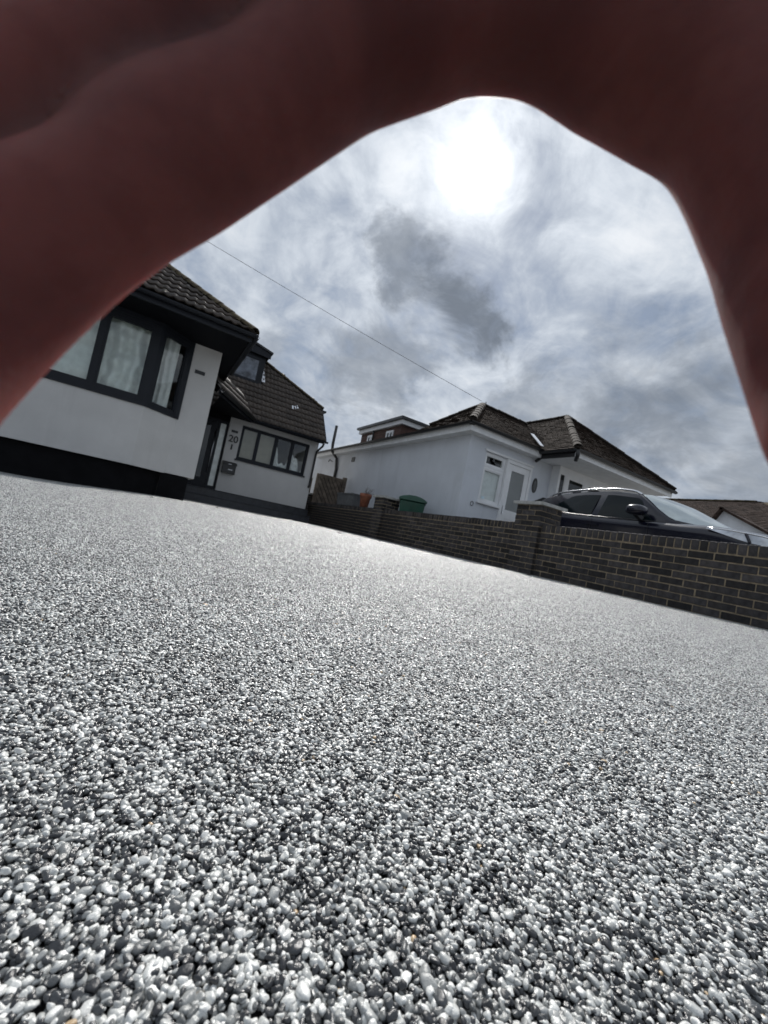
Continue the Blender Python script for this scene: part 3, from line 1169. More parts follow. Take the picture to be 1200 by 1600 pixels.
# angled porch eave between the two roofs
A_, B_ = Vector((.93, 10.45, EZW)), Vector((2.15, EYW - .06, EZW))
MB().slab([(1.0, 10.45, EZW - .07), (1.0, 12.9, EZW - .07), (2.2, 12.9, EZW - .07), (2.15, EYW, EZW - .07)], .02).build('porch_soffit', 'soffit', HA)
MB().bar(A_ + Vector((0, 0, -.045)), B_ + Vector((0, 0, -.045)), .03, .14).build('fascia', 'anth', HA)
dd = (B_ - A_).normalized()
ss = dd.cross(Vector((0, 0, 1))).normalized()
gutter(HA, A_ + ss * .075, B_ + ss * .075, .06, 'black')
nin = -ss
MB().slab([A_ + Vector((0, 0, .02)), B_ + Vector((0, 0, .02)), B_ + nin * .42 + Vector((0, 0, .58)), A_ + nin * .42 + Vector((0, 0, .58))], .02).build('porch_roof', 'deck', HA)
tiles_on(roofW, A_ + Vector((0, 0, .03)) - dd * .05, dd, nin * .42 + Vector((0, 0, .56)), 10, 3, .262, .252, tm2, lambda p: True)
MB().slab([A_ + dd * .05 + Vector((0, 0, .07)), A_ + dd * .95 + Vector((0, 0, .07)), A_ + dd * .9 + nin * .05 + Vector((0, 0, .11)), A_ + dd * .02 + nin * .08 + Vector((0, 0, .14))], .015).build('lead_flashing', 'lead', HA)
# dormer
DY = 13.73
dm = MB()
dm.box(1.20, 2.36, DY, 15.4, 3.9, 5.14)
dorm = dm.build('dormer', 'anth', HA)
window(HA, (1.25, DY - .056), (2.24, DY - .056), 4.05, 4.86, [], fr=.055, dep=.05, glass='dormer_glass', name='dormer_window')
MB().slab([(1.0, DY - .2, 5.50), (2.52, DY - .2, 5.14), (2.52, 15.6, 5.14), (1.0, 15.6, 5.50)], .06).build('dormer_roof', 'black', dorm)
MB().hexa([(1.1, DY - .15, 4.99), (2.47, DY - .15, 4.93), (2.47, DY - .10, 4.93), (1.1, DY - .10, 4.99), (1.1, DY - .15, 5.42), (2.47, DY - .15, 5.085), (2.47, DY - .10, 5.085), (1.1, DY - .10, 5.42)]).build('dormer_fascia', 'anth', dorm)
for i in range(4):
    MB().box(2.362, 2.372 + .004 * (i % 2), DY + .02 + i * .13, 14.9, 4.08 + i * .21, 4.26 + i * .21).build('cheek_slate', 'step', dorm)
for i in range(5):
    y_ = 13.78 + i * .115
    MB().slab([(2.385, y_, EZW + (y_ - EYW) * PW + .10), (2.49 - .012 * i, y_, EZW + (y_ - EYW) * PW + .10), (2.49 - .012 * i, y_ + .105, EZW + (y_ + .105 - EYW) * PW + .10), (2.385, y_ + .105, EZW + (y_ + .105 - EYW) * PW + .10)], .01).build('lead_flashing', 'lead', dorm)

# sheets, blinds and curtains behind the glass
def drape(name, mat, x0, x1, z0, z1, y, label, cat, amp=.02, folds=5, seed=0, wav=None):
    def fn(u, v):
        q = u * folds
        z = z0 + (z1 - z0) * v
        x = x0 + (x1 - x0) * u
        if wav:
            x, z = wav(u, v, x, z)
        return (x, y + amp * (math.sin(q * 6.283 + .8 * math.sin(v * 4 + seed)) * .6 + mnoise.noise(Vector((u * 4, v * 6, seed * 7.1))) * 1.3), z)
    m = MB()
    m.grid(fn, 40, 40)
    return m.build(name, mat, None, loc=((x0 + x1) / 2, y, z0), fixn=False, label=label, cat=cat)


drape('foil_sheet', 'foil', BXL + .1, -1.13, 1.6, 2.96, YB + .16, 'pale crinkled sheet behind the leftmost visible pane of the bay window', 'sheet', .018, 1.3, 3)
drape('foil_sheet', 'foil', -1.16, -.47, 1.6, 2.96, YB + .17, 'silvery creased sheet behind the middle pane of the bay window', 'sheet', .055, 2.6, 9)
cu = drape('curtain', 'curtain', -.30, -.04, 1.6, 2.95, YB + .34, 'white curtain hanging behind the narrow angled side pane of the bay window', 'curtain', .03, 2.5, 4)
drape('roller_blind', 'blind', 2.07, 2.52, 1.54, 2.46, YW + .16, 'beige blind behind the wing window pane nearest the number 20', 'blind', .004, 1, 1)
drape('roller_blind', 'blind', 2.55, 3.06, 1.54, 2.46, YW + .16, 'beige blind behind the second wing window pane from the front door', 'blind', .004, 1, 2)
drape('curtain', 'curtain', 3.12, 3.60, 1.53, 2.42, YW + .17, 'white swagged curtain in the third wing window pane from the front door', 'curtain', .03, 3, 5,
      lambda u, v, x, z: (x, 1.53 + (z - 1.53) * (.42 + .30 * math.sin(u * 4.6 + 1.9) + .10 * math.sin(u * 13))))
drape('curtain', 'curtain', 3.66, 4.10, 1.53, 2.42, YW + .17, 'white swagged curtain in the wing window pane beside the downpipe', 'curtain', .03, 3, 6,
      lambda u, v, x, z: (x, 1.53 + (z - 1.53) * (.38 + .26 * math.sin(u * 5.2 + .6) + .12 * math.sin(u * 11 + 2))))


drape('roller_blind', 'curtain', 6.49, 7.10, 1.36, 2.14, 7.31, 'pale blind behind the neighbouring side window next to the white door', 'blind', .003, 1, 8)


# ------------------------------------------------------------------ neighbour's bungalow
HB = empty('bungalow', (9, 10, 0), 'white painted neighbouring bungalow with white door and old brown tiled hipped roofs', 'house')
XB, YBF, ZBE = 5.92, 7.2, 2.75
XB2 = 8.75
ux0, ux1, uz0, uz1 = 6.46, 8.02, 1.33, 2.50      # door and window unit
dx0 = 7.14
MB().box(XB, XB + .28, YBF + .281, 24, -.3, ZBE + .1).build('side_wall', 'render_b', HB)
MB().box(XB, ux0, YBF, YBF + .28, -.3, ZBE + .1).build('wall', 'render_b', HB)
MB().box(ux0, dx0 - .001, YBF, YBF + .28, -.3, uz0 - .002).build('wall', 'render_b', HB)
MB().box(ux0, ux1, YBF, YBF + .28, uz1 + .002, ZBE + .1).build('wall', 'render_b', HB)
MB().box(ux1, XB2, YBF, YBF + .28, -.3, ZBE + .1).build('wall', 'render_b', HB)
MB().box(XB2, 12.4, YBF, YBF + .28, -.3, .9).build('wall', 'render_b', HB)
MB().box(XB2, 12.4, YBF + .05, YBF + .28, 2.46, ZBE + .1).build('wall', 'render_b', HB)
MB().box(12.1, 12.4, YBF + .281, 16, -.3, ZBE + .1).build('wall', 'render_b', HB)
MB().box(XB + .3, 12.1, YBF + 1.5, YBF + 1.6, -.3, ZBE).build('room_wall', 'room', HB)
# side window with top light
window(HB, (ux0, YBF + .03), (dx0 - .005, YBF + .03), 2.17, uz1, [], 'upvc', .055, .07, name='top_light')
wbl = window(HB, (ux0, YBF + .03), (dx0 - .005, YBF + .03), uz0, 2.165, [], 'upvc', .06, .07, name='side_window')
MB().box(ux0 - .04, dx0 - .02, YBF - .07, YBF - .001, uz0 - .05, uz0 - .005).build('window_sill', 'upvc', HB)
MB().box(ux0 + .08, ux0 + .18, YBF - .012, YBF - .008, uz0 + .075, uz0 + .13).build('sticker', 'sticker', wbl)
# door
dfB = MB()
dfB.box(dx0, dx0 + .07, YBF - .04, YBF + .05, .38, uz1)
dfB.box(ux1 - .07, ux1, YBF - .04, YBF + .05, .38, uz1)
dfB.box(dx0 + .07, ux1 - .07, YBF - .04, YBF + .05, uz1 - .08, uz1)
dfB.build('door_frame', 'upvc', HB)
dB = MB()
g0, g1, gb, gt = dx0 + .20, ux1 - .22, 1.30, uz1 - .24
dB.box(dx0 + .075, g0, YBF - .02, YBF + .03, .4, uz1 - .085)
dB.box(g1, ux1 - .075, YBF - .02, YBF + .03, .4, uz1 - .085)
dB.box(g0, g1, YBF - .02, YBF + .03, gt, uz1 - .085)
dB.box(g0, g1, YBF - .02, YBF + .03, .4, gb)
dBo = dB.build('door', 'upvc', HB)
MB().box(g0, g1, YBF + .0, YBF + .006, gb, gt).build('pane', 'frosted', dBo)
for z in (.78, 1.08):
    MB().box(g0 + .02, g1 - .02, YBF - .03, YBF - .0205, z, z + .015).build('panel_moulding', 'fascia', dBo)
MB().box(dx0 + .10, dx0 + .135, YBF - .05, YBF - .021, 1.18, 1.38).build('handle', 'steel', dBo)
MB().box(ux0 - .05, ux1 + .04, YBF - .035, YBF - .001, uz1 + .01, uz1 + .06).build('head_trim', 'upvc', HB)
# oval plaque
op = MB()
nsd = 24
ov = [(8.22 + .085 * math.cos(2 * math.pi * k / nsd), 2.10 + .19 * math.sin(2 * math.pi * k / nsd)) for k in range(nsd)]
op.add([(x, YBF - .02, z) for x, z in ov] + [(x, YBF - .001, z) for x, z in ov],
       [tuple(range(nsd))] + [(k, (k + 1) % nsd, nsd + (k + 1) % nsd, nsd + k) for k in range(nsd)])
plq = op.build('oval_plaque', 'black', HB)
iv = [(8.22 + .05 * math.cos(2 * math.pi * k / nsd), 2.10 + .125 * math.sin(2 * math.pi * k / nsd)) for k in range(nsd)]
MB().add([(x, YBF - .022, z) for x, z in iv] + [(x, YBF - .0205, z) for x, z in iv],
         [tuple(range(nsd))] + [(k, (k + 1) % nsd, nsd + (k + 1) % nsd, nsd + k) for k in range(nsd)]).build('plaque_face', 'planter', plq)
# front window of the right hand room
window(HB, (XB2 + .02, YBF - .25), (9.07, YBF - .25), .95, 2.62, [], 'upvc', .05, .06, glass='glass_dark', name='front_window')
window(HB, (9.075, YBF - .25), (9.90, YBF - .25), 2.05, 2.62, [], 'upvc', .09, .06, glass='glass_dark', name='front_window')
window(HB, (9.075, YBF - .25), (9.90, YBF - .25), .95, 2.045, [], 'upvc', .07, .06, glass='glass_dark', name='front_window')
window(HB, (9.905, YBF - .25), (12.0, YBF - .25), .95, 2.62, [.72, 1.44], 'upvc', .09, .06, glass='glass_dark', name='front_window')
MB().box(XB2, 12.05, YBF - .30, YBF - .0005, .9, .948).build('window_sill', 'upvc', HB)
MB().box(XB2 + .02, 12.0, YBF - .249, YBF - .001, 2.622, ZBE - .002).build('bay_head', 'upvc', HB)
MB().box(XB2, XB2 + .019, YBF - .25, YBF - .0005, .95, ZBE - .003).build('bay_cheek', 'upvc', HB)
# eaves, left part
EXB, EYB, EZB = 5.66, 6.94, 2.93
ef = MB()
ef.box(EXB + .02, EXB + .05, EYB + .051, 16.8, ZBE, ZBE + .17)
ef.build('fascia', 'fascia', HB)
MB().box(EXB + .02, 8.02, EYB + .02, EYB + .05, ZBE, ZBE + .17).build('fascia', 'fascia', HB)
sB = MB().box(EXB + .051, XB, EYB + .051, 16.8, ZBE + .002, ZBE + .02)
sB.box(XB + .001, 8.02, EYB + .051, YBF, ZBE + .002, ZBE + .02)
sB.build('soffit', 'fascia', HB)
gutter(HB, (EXB - .04, EYB - .04, EZB - .0), (EXB - .04, 16.8, EZB - .0), .055, 'black')
gutter(HB, (EXB - .08, EYB - .035, EZB - .0), (8.05, EYB - .035, EZB - .0), .055, 'black')
MB().box(EXB + .051, 8.1, 9.3, 16.8, EZB - .02, EZB + .03).build('flat_roof', 'black', HB)
# wing eaves
WXL, WXR, WY = 8.0, 12.3, 6.0
MB().box(WXL + .03, WXR - .03, WY + .031, YBF, ZBE - .0, ZBE + .018).build('soffit', 'fascia', HB)
MB().box(WXL, WXR, WY, WY + .03, ZBE - .03, ZBE + .12).build('fascia', 'fascia', HB)
MB().box(WXL, WXL + .029, WY + .031, YBF - .2, ZBE - .03, ZBE + .12).build('fascia', 'black', HB)
gutter(HB, (WXL - .06, WY - .06, EZB - .05), (WXR + .06, WY - .06, EZB - .05), .055, 'black')
gutter(HB, (WXL - .06, WY - .05, EZB - .05), (WXL - .06, EYB + .1, EZB - .05), .055, 'black')
MB().tube([(WXL - .06, WY - .07, EZB - .08), (WXL - .05, WY - .08, EZB - .2), (WXL + .02, WY + .0, EZB - .30)], .045, 8).build('gutter_corner', 'black', HB)
MB().tube([(8.08, EYB - .03, EZB - .05), (8.05, EYB + .05, EZB - .16), (8.06, YBF - .05, EZB - .24)], .04, 8).build('gutter_outlet', 'black', HB)

# plain tiled slopes of far roofs: every course real geometry, joined
def plain_slope(org, right, up, inside, nw, nr, wd=.17, g=.105, th=.014):
    org, right, up = Vector(org), Vector(right).normalized(), Vector(up).normalized()
    nn = right.cross(up).normalized()
    m = MB()
    for r in range(nr):
        for c in range(nw):
            x = (c + (.5 if r % 2 else 0)) * wd
            p = org + right * x + up * (r * g)
            if not inside(p + right * wd * .5 + up * g * .5):
                continue
            h = th + random.random() * .008
            a, b2 = p + right * .003, p + right * (wd - .003)
            j = up * random.gauss(0, .004)
            q0, q1 = a + nn * (h + .012) + j, b2 + nn * (h + .012 + random.gauss(0, .002)) + j
            q2, q3 = b2 + up * g * 1.15 + nn * .008, a + up * g * 1.15 + nn * .008
            m.add([q0, q1, q2, q3, q0 - nn * .016, q1 - nn * .016], [(0, 1, 2, 3), (4, 5, 1, 0), (0, 3, 4), (1, 5, 2)])
    return m


P2 = .80
HW = 1.18
AP = (EXB + HW, EYB + HW, EZB + .02 + P2 * HW)
z0_ = EZB + .02
dB2 = MB()
dB2.slab([(EXB, EYB, z0_), (8.6, EYB, z0_), (8.6, AP[1], AP[2]), AP], .02)
dB2.slab([(EXB, EYB + 2 * HW, z0_), (EXB, EYB, z0_), AP], .02)
dB2.slab([AP, (8.6, AP[1], AP[2]), (8.6, EYB + 2 * HW, z0_), (EXB, EYB + 2 * HW, z0_)], .02)
rB = dB2.build('low_hip_roof', 'deck', HB)
plain_slope((EXB - .02, EYB - .03, z0_ - .02), (1, 0, 0), (0, 1, P2), lambda p: p.x > EXB + (p.y - EYB) and p.y < AP[1] and p.x < 8.75 - 0 * p.y, 20, 16).build('roof_tiles', 'btile', rB, kind='stuff', fixn=False)
plain_slope((EXB - .03, EYB + 2 * HW, z0_ - .02), (0, -1, 0), (1, 0, P2), lambda p: (p.x - EXB) < min(p.y - EYB, EYB + 2 * HW - p.y), 16, 16).build('roof_tiles', 'btile', rB, kind='stuff', fixn=False)
hmB = half_round(.30, .10)
hmB.materials.clear()
hmB.materials.append(M['hipb'])
hips(rB, (EXB - .02, EYB - .02, z0_ + .03), AP, hmB, .27, .01)
hips(rB, (EXB + .3, EYB + 2 * HW - .3, z0_ + .24), AP, hmB, .27, .0)
hips(rB, AP, (8.5, AP[1], AP[2]), hmB, .27, .0, 'ridge_tile')
# wing roof
HW2 = (WXR + .04 - WXL) / 2
AP2 = ((WXL + WXR) / 2, WY - .03 + HW2, EZB - .02 + P2 * HW2)
zw = EZB - .02
e0, e1, ey = WXL - .02, WXR + .02, WY - .03
dB3 = MB()
dB3.slab([(e0, ey, zw), (e1, ey, zw), AP2], .02)
dB3.slab([(e0, 16, zw), (e0, ey, zw), AP2, (AP2[0], 16, AP2[2])], .02)
dB3.slab([(e1, ey, zw), (e1, 16, zw), (AP2[0], 16, AP2[2]), AP2], .02)
rB3 = dB3.build('front_hip_roof', 'deck', HB)
plain_slope((e0 - .02, ey - .03, zw - .02), (1, 0, 0), (0, 1, P2), lambda p: min(p.x - e0, e1 - p.x) > (p.y - ey), 29, 30).build('roof_tiles', 'btile', rB3, kind='stuff', fixn=False)
plain_slope((e0 - .03, 9.6, zw - .02), (0, -1, 0), (1, 0, P2), lambda p: (p.x - e0) < (p.y - ey) and p.x < AP2[0], 23, 30).build('roof_tiles', 'btile', rB3, kind='stuff', fixn=False)
hips(rB3, (e0, ey, zw + .02), AP2, hmB, .27, .01)
hips(rB3, (e1, ey, zw + .02), AP2, hmB, .27, .01)
hips(rB3, AP2, (AP2[0], 12, AP2[2]), hmB, .27, .0, 'ridge_tile')
# lead valley between the two roofs
MB().slab([(e0 - .16, EYB - .05, z0_ + .06), (e0 - .05, EYB - .07, z0_ + .06), (e0 + .07, EYB + .42, z0_ + .46), (e0 - .03, EYB + .45, z0_ + .46)], .012).build('lead_valley', 'lead', HB)
# box dormer behind
MB().box(7.0, 10.5, 12.25, 15.4, 3.0, 3.98).build('box_dormer', 'tilehung', HB)
bd = bpy.data.objects['box_dormer']
MB().box(6.88, 10.6, 12.12, 15.5, 3.985, 4.14).build('dormer_fascia', 'fascia', bd)
MB().box(6.80, 10.7, 12.04, 15.6, 4.145, 4.235).build('dormer_roof', 'black', bd)
for y0, y1, za, zb in ((12.75, 13.25, 3.45, 3.85), (14.35, 14.75, 3.45, 3.85)):
    window(HB, (6.945, y1), (6.945, y0), za, zb, [.25], 'upvc', .06, .04, glass='glass_dark', name='dormer_window')
MB().tube([(6.93, 14.25, 4.12), (6.93, 14.25, 3.5)], .03, 8).build('downpipe', 'black', bd)
for i in range(9):
    MB().box(6.985 - .004 * (i % 2), 6.999, 12.26, 15.39, 3.10 + i * .098, 3.19 + i * .098).build('tile_course', 'tilehung', bd)
MB().slab([(6.2, 11.0, 3.0), (7.0, 12.2, 3.0), (7.2, 12.2, 3.75), (7.1, 11.8, 3.6)], .03).build('side_hip', 'deck', HB)
# side wall fittings
MB().tube([(XB - .06, 14.6, 1.5), (XB - .06, 14.6, 2.2), (XB - .09, 14.7, 2.62), (XB - .30, 14.78, 2.85), (XB - .32, 14.8, 3.1), (XB - .32, 14.8, 3.85)], .055, 10).build('soil_pipe', 'black', HB)
MB().box(XB - .02, XB - .001, 13.2, 13.45, 2.43, 2.60).build('air_vent', 'black', HB)
MB().tube([(XB - .001, 15.3, 2.55), (XB - .12, 15.3, 2.6), (XB - .16, 15.3, 2.5)], .02, 6).build('wall_lamp', 'black', HB)
lp_ = MB()
lp_.tube([(6.30 + .045 * math.cos(k * .7), YBF - .012, 1.23 + .05 * math.sin(k * .7)) for k in range(10)], .006, 6)
lp_.build('hose_hook', 'black', HB)
MB().tube([(AP[0] + .12, AP[1] + .02, AP[2] - .02), (AP[0] + .12, AP[1] + .02, AP[2] + .14)], .012, 6).build('cable_bracket', 'black', rB)

# overhead cable to the neighbour's ridge
a_ = Vector((AP[0] - .05, AP[1], AP[2] + .10))
b_ = Vector((-13.0, 18.2, 11.9))
cab = MB()
cab.tube([a_.lerp(b_, t / 40) - Vector((0, 0, 1)) * (.25 * 4 * (t / 40) * (1 - t / 40)) for t in range(41)], .005, 6)
cab.build('overhead_cable', 'cable', loc=a_, label='thin overhead telephone cable running up from the neighbouring roof ridge', cat='cable')


# ------------------------------------------------------------------ far house with gablet
HC = empty('bungalow', (24, 8, 0), 'distant brown roofed house with small white gable beyond the parked car', 'house')
MB().box(18.5, 27, 2.5, 14, -.3, 2.6).build('wall', 'render_b', HC)
cx0, cxr = 17.9, 22.0
cz0 = 2.55
crz = 4.62
dC = MB()
cy0, cy1, cr0, cr1 = 3.0, 16, 7.25, 13
dC.slab([(cx0, cy1, cz0), (cx0, cy0, cz0), (cxr, cr0, crz), (cxr, cr1, crz)], .03)
dC.slab([(cx0, cy0, cz0), (27, cy0, cz0), (cxr, cr0, crz)], .03)
dC.slab([(27, cy0, cz0), (27, cy1, cz0), (cxr, cr1, crz), (cxr, cr0, crz)], .03)
rC = dC.build('roof', 'deck', HC)
pC = (crz - cz0) / (cxr - cx0)
def in_c(p):
    f_ = (p.x - cx0) / (cxr - cx0)
    return p.x < cxr and p.y > cy0 + f_ * (cr0 - cy0) and p.y < cy1 - f_ * (cy1 - cr1)
plain_slope((cx0 - .04, cy1, cz0 - .02), (0, -1, 0), (1, 0, pC), in_c, 66, 26, .2, .18, .02).build('roof_tiles', 'ctile', rC, kind='stuff', fixn=False)
hips(rC, (cxr, cr1, crz), (cxr, cr0, crz), half_round(.4, .12), .37, .0, 'ridge_tile')
hips(rC, (cx0, cy0, cz0), (cxr, cr0, crz), half_round(.4, .12), .37, .0)
# gablet
GY, GX = 6.65, 17.6
gb_ = MB()
gb_.prism([(0, 0), (1, 0), (1, 1), (0, 1)], 0, 1)
gab = MB().hexa([(GX, GY - 1.45, 2.55), (GX, GY + .55, 2.55), (GX + 2.5, GY + .55, 2.55), (GX + 2.5, GY - 1.45, 2.55),
                 (GX, GY + .15, 3.42), (GX, GY + .25, 3.42), (GX + 2.5, GY + .25, 3.42), (GX + 2.5, GY + .15, 3.42)]).build('gable', 'render_b', HC)
MB().slab([(GX - .2, GY - 1.75, 2.40), (GX + 3, GY - 1.75, 2.40), (GX + 3, GY + .22, 3.50), (GX - .2, GY + .22, 3.50)], .08).build('gable_roof', 'ctile', gab)
MB().slab([(GX - .2, GY + .19, 3.50), (GX + 3, GY + .19, 3.50), (GX + 3, GY + .75, 2.45), (GX - .2, GY + .75, 2.45)], .08).build('gable_roof', 'ctile', gab)
MB().box(GX - .1, GX - .02, GY - 1.4, GY + .6, 2.50, 2.58).build('gable_beam', 'black', gab)
MB().box(GX - .01, GX + 1.0, GY - 1.4, GY + .5, -.3, 2.45).build('gable_wall', 'fascia', gab)


# ------------------------------------------------------------------ side gate
gate = empty('side_gate', (5.24, 13.1, 0), 'weathered wooden side gate with diagonal boards between the two houses', 'gate')
gx0, gx1, gy = 4.72, 5.78, 13.32
MB().box(gx0, gx0 + .09, gy - .05, gy + .04, 0, 1.72).build('stile', 'wood', gate)
MB().box(gx1 - .10, gx1 + .02, gy - .08, gy + .05, 0, 1.80).build('post', 'wood', gate)
MB().box(gx0 + .09, gx1 - .10, gy - .045, gy + .03, 1.63, 1.73).build('rail', 'wood', gate)
MB().box(gx0 + .09, gx1 - .10, gy - .045, gy + .03, .12, .24).build('rail', 'wood', gate)
ya, yb = gx0 + .09, gx1 - .10
bw = .125
k = -1.3
while k < 2.9:
    # boards falling to the right at 58 degrees, clipped to the opening
    sl = -1.5
    poly = [(ya, .24), (yb, .24), (yb, 1.63), (ya, 1.63)]
    def clip(poly, a, b_, c):
        out = []
        for i in range(len(poly)):
            p, q = poly[i], poly[(i + 1) % len(poly)]
            fp, fq = a * p[0] + b_ * p[1] + c, a * q[0] + b_ * q[1] + c
            if fp >= 0:
                out.append(p)
            if fp * fq < 0:
                t = fp / (fp - fq)
                out.append((p[0] + (q[0] - p[0]) * t, p[1] + (q[1] - p[1]) * t))
        return out
    # line z = z0 + sl*(x-ya)
    lo, hi = k + 0.016, k + bw * 1.8 - .016
    poly = clip(poly, -sl, 1, -(lo - sl * ya))
    poly = clip(poly, sl, -1, hi - sl * ya) if poly else poly
    if len(poly) >= 3:
        MB().slab([(x, gy - .03 + random.gauss(0, .003), z) for x, z in poly], .02).build('board', 'wood', gate)
    k += bw * 1.8
MB().box(gx0 + .09, gx1 - .10, gy + .031, gy + .045, .1, 1.7).build('gap_shade_sheet', 'soil', gate)  # dark sheet added behind the boards to shade their gaps
MB().box(4.52, 4.69, 13.6, 13.64, 0, 1.55).build('fence_panel', 'wood', gate)

# ------------------------------------------------------------------ things on and behind the wall
pl = empty('planter', (4.81, 10.55, .715), 'grey trough planter standing on the wall beside the gate', 'planter')
t = MB()
def tub(m, x0, x1, y0, y1, z0, z1, fl, th):
    m.hexa([(x0 + fl, y0 + fl, z0), (x1 - fl, y0 + fl, z0), (x1 - fl, y1 - fl, z0), (x0 + fl, y1 - fl, z0), (x0, y0, z1), (x1, y0, z1), (x1, y1, z1), (x0, y1, z1)])
tub(t, 4.66, 4.96, 10.05, 11.10, .715, 1.02, .02, .02)
t.build('trough', 'planter', pl, bevel=.008)
rm = MB()
rm.box(4.645, 4.68, 10.03, 11.12, 1.021, 1.06)
rm.box(4.94, 4.975, 10.03, 11.12, 1.021, 1.06)
rm.box(4.6805, 4.9395, 10.03, 10.065, 1.021, 1.06)
rm.box(4.6805, 4.9395, 11.085, 11.12, 1.021, 1.06)
rm.build('rim', 'planter', pl)
MB().box(4.681, 4.939, 10.066, 11.084, 1.021, 1.035).build('soil', 'soil', pl)
pot = empty('plant_pot', (4.82, 9.60, .715), 'terracotta pot with dead twiggy plant beside the middle wall pier', 'pot')
MB().lathe((4.82, 9.60, .715), [(0, 0), (.105, 0), (.135, .26), (.155, .27), (.16, .36), (.14, .36), (.13, .31), (0, .31)], 24).build('pot_body', 'terra', pot)
MB().lathe((4.82, 9.60, .715), [(.129, .312), (0, .325)], 16).build('soil', 'soil', pot)
tw = MB()
rr = random.Random(5)
for i in range(9):
    a = rr.uniform(0, 6.28)
    ln = rr.uniform(.18, .42)
    p = Vector((4.82, 9.60, 1.03))
    path = [p]
    d = Vector((math.cos(a) * .5, math.sin(a) * .7 - .25, 1)).normalized()
    for s_ in range(6):
        d = (d + Vector((rr.gauss(0, .22), rr.gauss(-.06, .22), -.14))).normalized()
        p = p + d * ln / 5
        path.append(p)
    tw.tube(path, [.006 - .0008 * i_ for i_ in range(7)], 5)
    for s_ in (2, 3, 4):
        q = path[s_]
        d2 = Vector((rr.gauss(0, 1), rr.gauss(0, 1), rr.uniform(-.2, .8))).normalized()
        tw.tube([q, q + d2 * .06, q + d2 * .1 + Vector((0, 0, -.02))], [.003, .002, .0015], 4)
tw.build('twigs', 'twig', pot)

bin_ = empty('wheelie_bin', (5.32, 8.12, 0), 'green wheelie bin with domed lid standing behind the brick wall', 'bin')
ang = math.radians(-33)
ca, sa = math.cos(ang), math.sin(ang)
def bt(x, y, z):
    return (5.32 + x * ca - y * sa, 8.12 + x * sa + y * ca, z)
m = MB()
m.hexa([bt(-.23, -.26, .06), bt(.23, -.26, .06), bt(.23, .26, .06), bt(-.23, .26, .06), bt(-.29, -.34, 1.0), bt(.29, -.34, 1.0), bt(.29, .34, 1.0), bt(-.29, .34, 1.0)])
m.build('bin_body', 'bin', bin_, bevel=.015)
m = MB()
for x in (-.18, 0, .18):
    m.hexa([bt(x - .03, -.29, .5), bt(x + .03, -.29, .5), bt(x + .03, -.28, .5), bt(x - .03, -.28, .5), bt(x - .035, -.352, .97), bt(x + .035, -.352, .97), bt(x + .035, -.33, .97), bt(x - .035, -.33, .97)])
m.build('rib', 'bin', bin_)
m = MB()
prof = [(-.325, 1.01), (-.325, 1.055), (-.24, 1.10), (-.10, 1.135), (.05, 1.14), (.19, 1.115), (.28, 1.075), (.325, 1.05), (.325, 1.01)]
nP = len(prof)
vs = [bt(x, y, z) for y in (-.37, .36) for x, z in prof]
m.add(vs, [tuple(range(nP)), tuple(range(2 * nP - 1, nP - 1, -1))] + [(i, nP + i, nP + (i + 1) % nP, (i + 1) % nP) for i in range(nP)])
m.build('lid', 'binlid', bin_, bevel=.008)
for s_ in (-1, 1):
    m = MB()
    c_ = bt(.25 * s_, .24, .1)
    m.lathe(c_, [(0, -.03), (.1, -.03), (.1, .03), (0, .03)], 16, 'x')
    m.build('wheel', 'rubber', bin_)


# ------------------------------------------------------------------ car
car = empty('parked_car', (7.33, 3.55, 0), 'black estate car with silver roof rails parked behind the brick wall', 'car')
CX, CY = 7.33, 1.42


def cp_(x, s, z):
    s = s if s < 2 else 2 + (s - 2) * 1.16
    return (CX + x, CY + s, z)


# stations: s, half width, bottom, shoulder z, centre top z
ST = [(0.00, .60, .38, .66, .70), (.07, .74, .30, .82, .87), (.20, .84, .24, .90, .96), (.42, .90, .22, .965, 1.04), (.75, .925, .22, 1.015, 1.09), (1.05, .93, .22, 1.045, 1.125),
      (1.35, .93, .22, 1.055, 1.13), (1.70, .93, .22, 1.08, 1.12), (2.3, .93, .22, 1.11, 1.12), (3.0, .93, .22, 1.15, 1.15), (3.55, .925, .22, 1.19, 1.19), (3.95, .90, .24, 1.20, 1.20), (4.2, .84, .28, 1.16, 1.17), (4.30, .74, .36, 1.0, 1.02)]


def half(st):
    s, hw, zb, zs, zc = st
    k = zs - zb
    return [(0, zb), (hw * .86, zb), (hw * .985, zb + k * .18), (hw * .99, zb + k * .42), (hw, zb + k * .62), (hw * .985, zb + k * .80), (hw * .995, zb + k * .88), (hw * .97, zb + k * .96), (hw * .93, zs), (hw * .80, zs + (zc - zs) * .45), (hw * .45, zs + (zc - zs) * .88), (0, zc)]


m = MB()
rings = []
for st in ST:
    h = half(st)
    full = [(-x, z) for x, z in h] + [(x, z) for x, z in h[-2:0:-1]]
    rings.append([cp_(x, st[0], z) for x, z in full])
n = len(rings[0])
vs = [p for r in rings for p in r]
fs = [(i * n + k, i * n + (k + 1) % n, (i + 1) * n + (k + 1) % n, (i + 1) * n + k) for i in range(len(rings) - 1) for k in range(n)]
fs += [tuple(range(n)), tuple(len(vs) - n + k for k in range(n - 1, -1, -1))]
m.add(vs, fs, True)
body = m.build('body', 'paint', car)
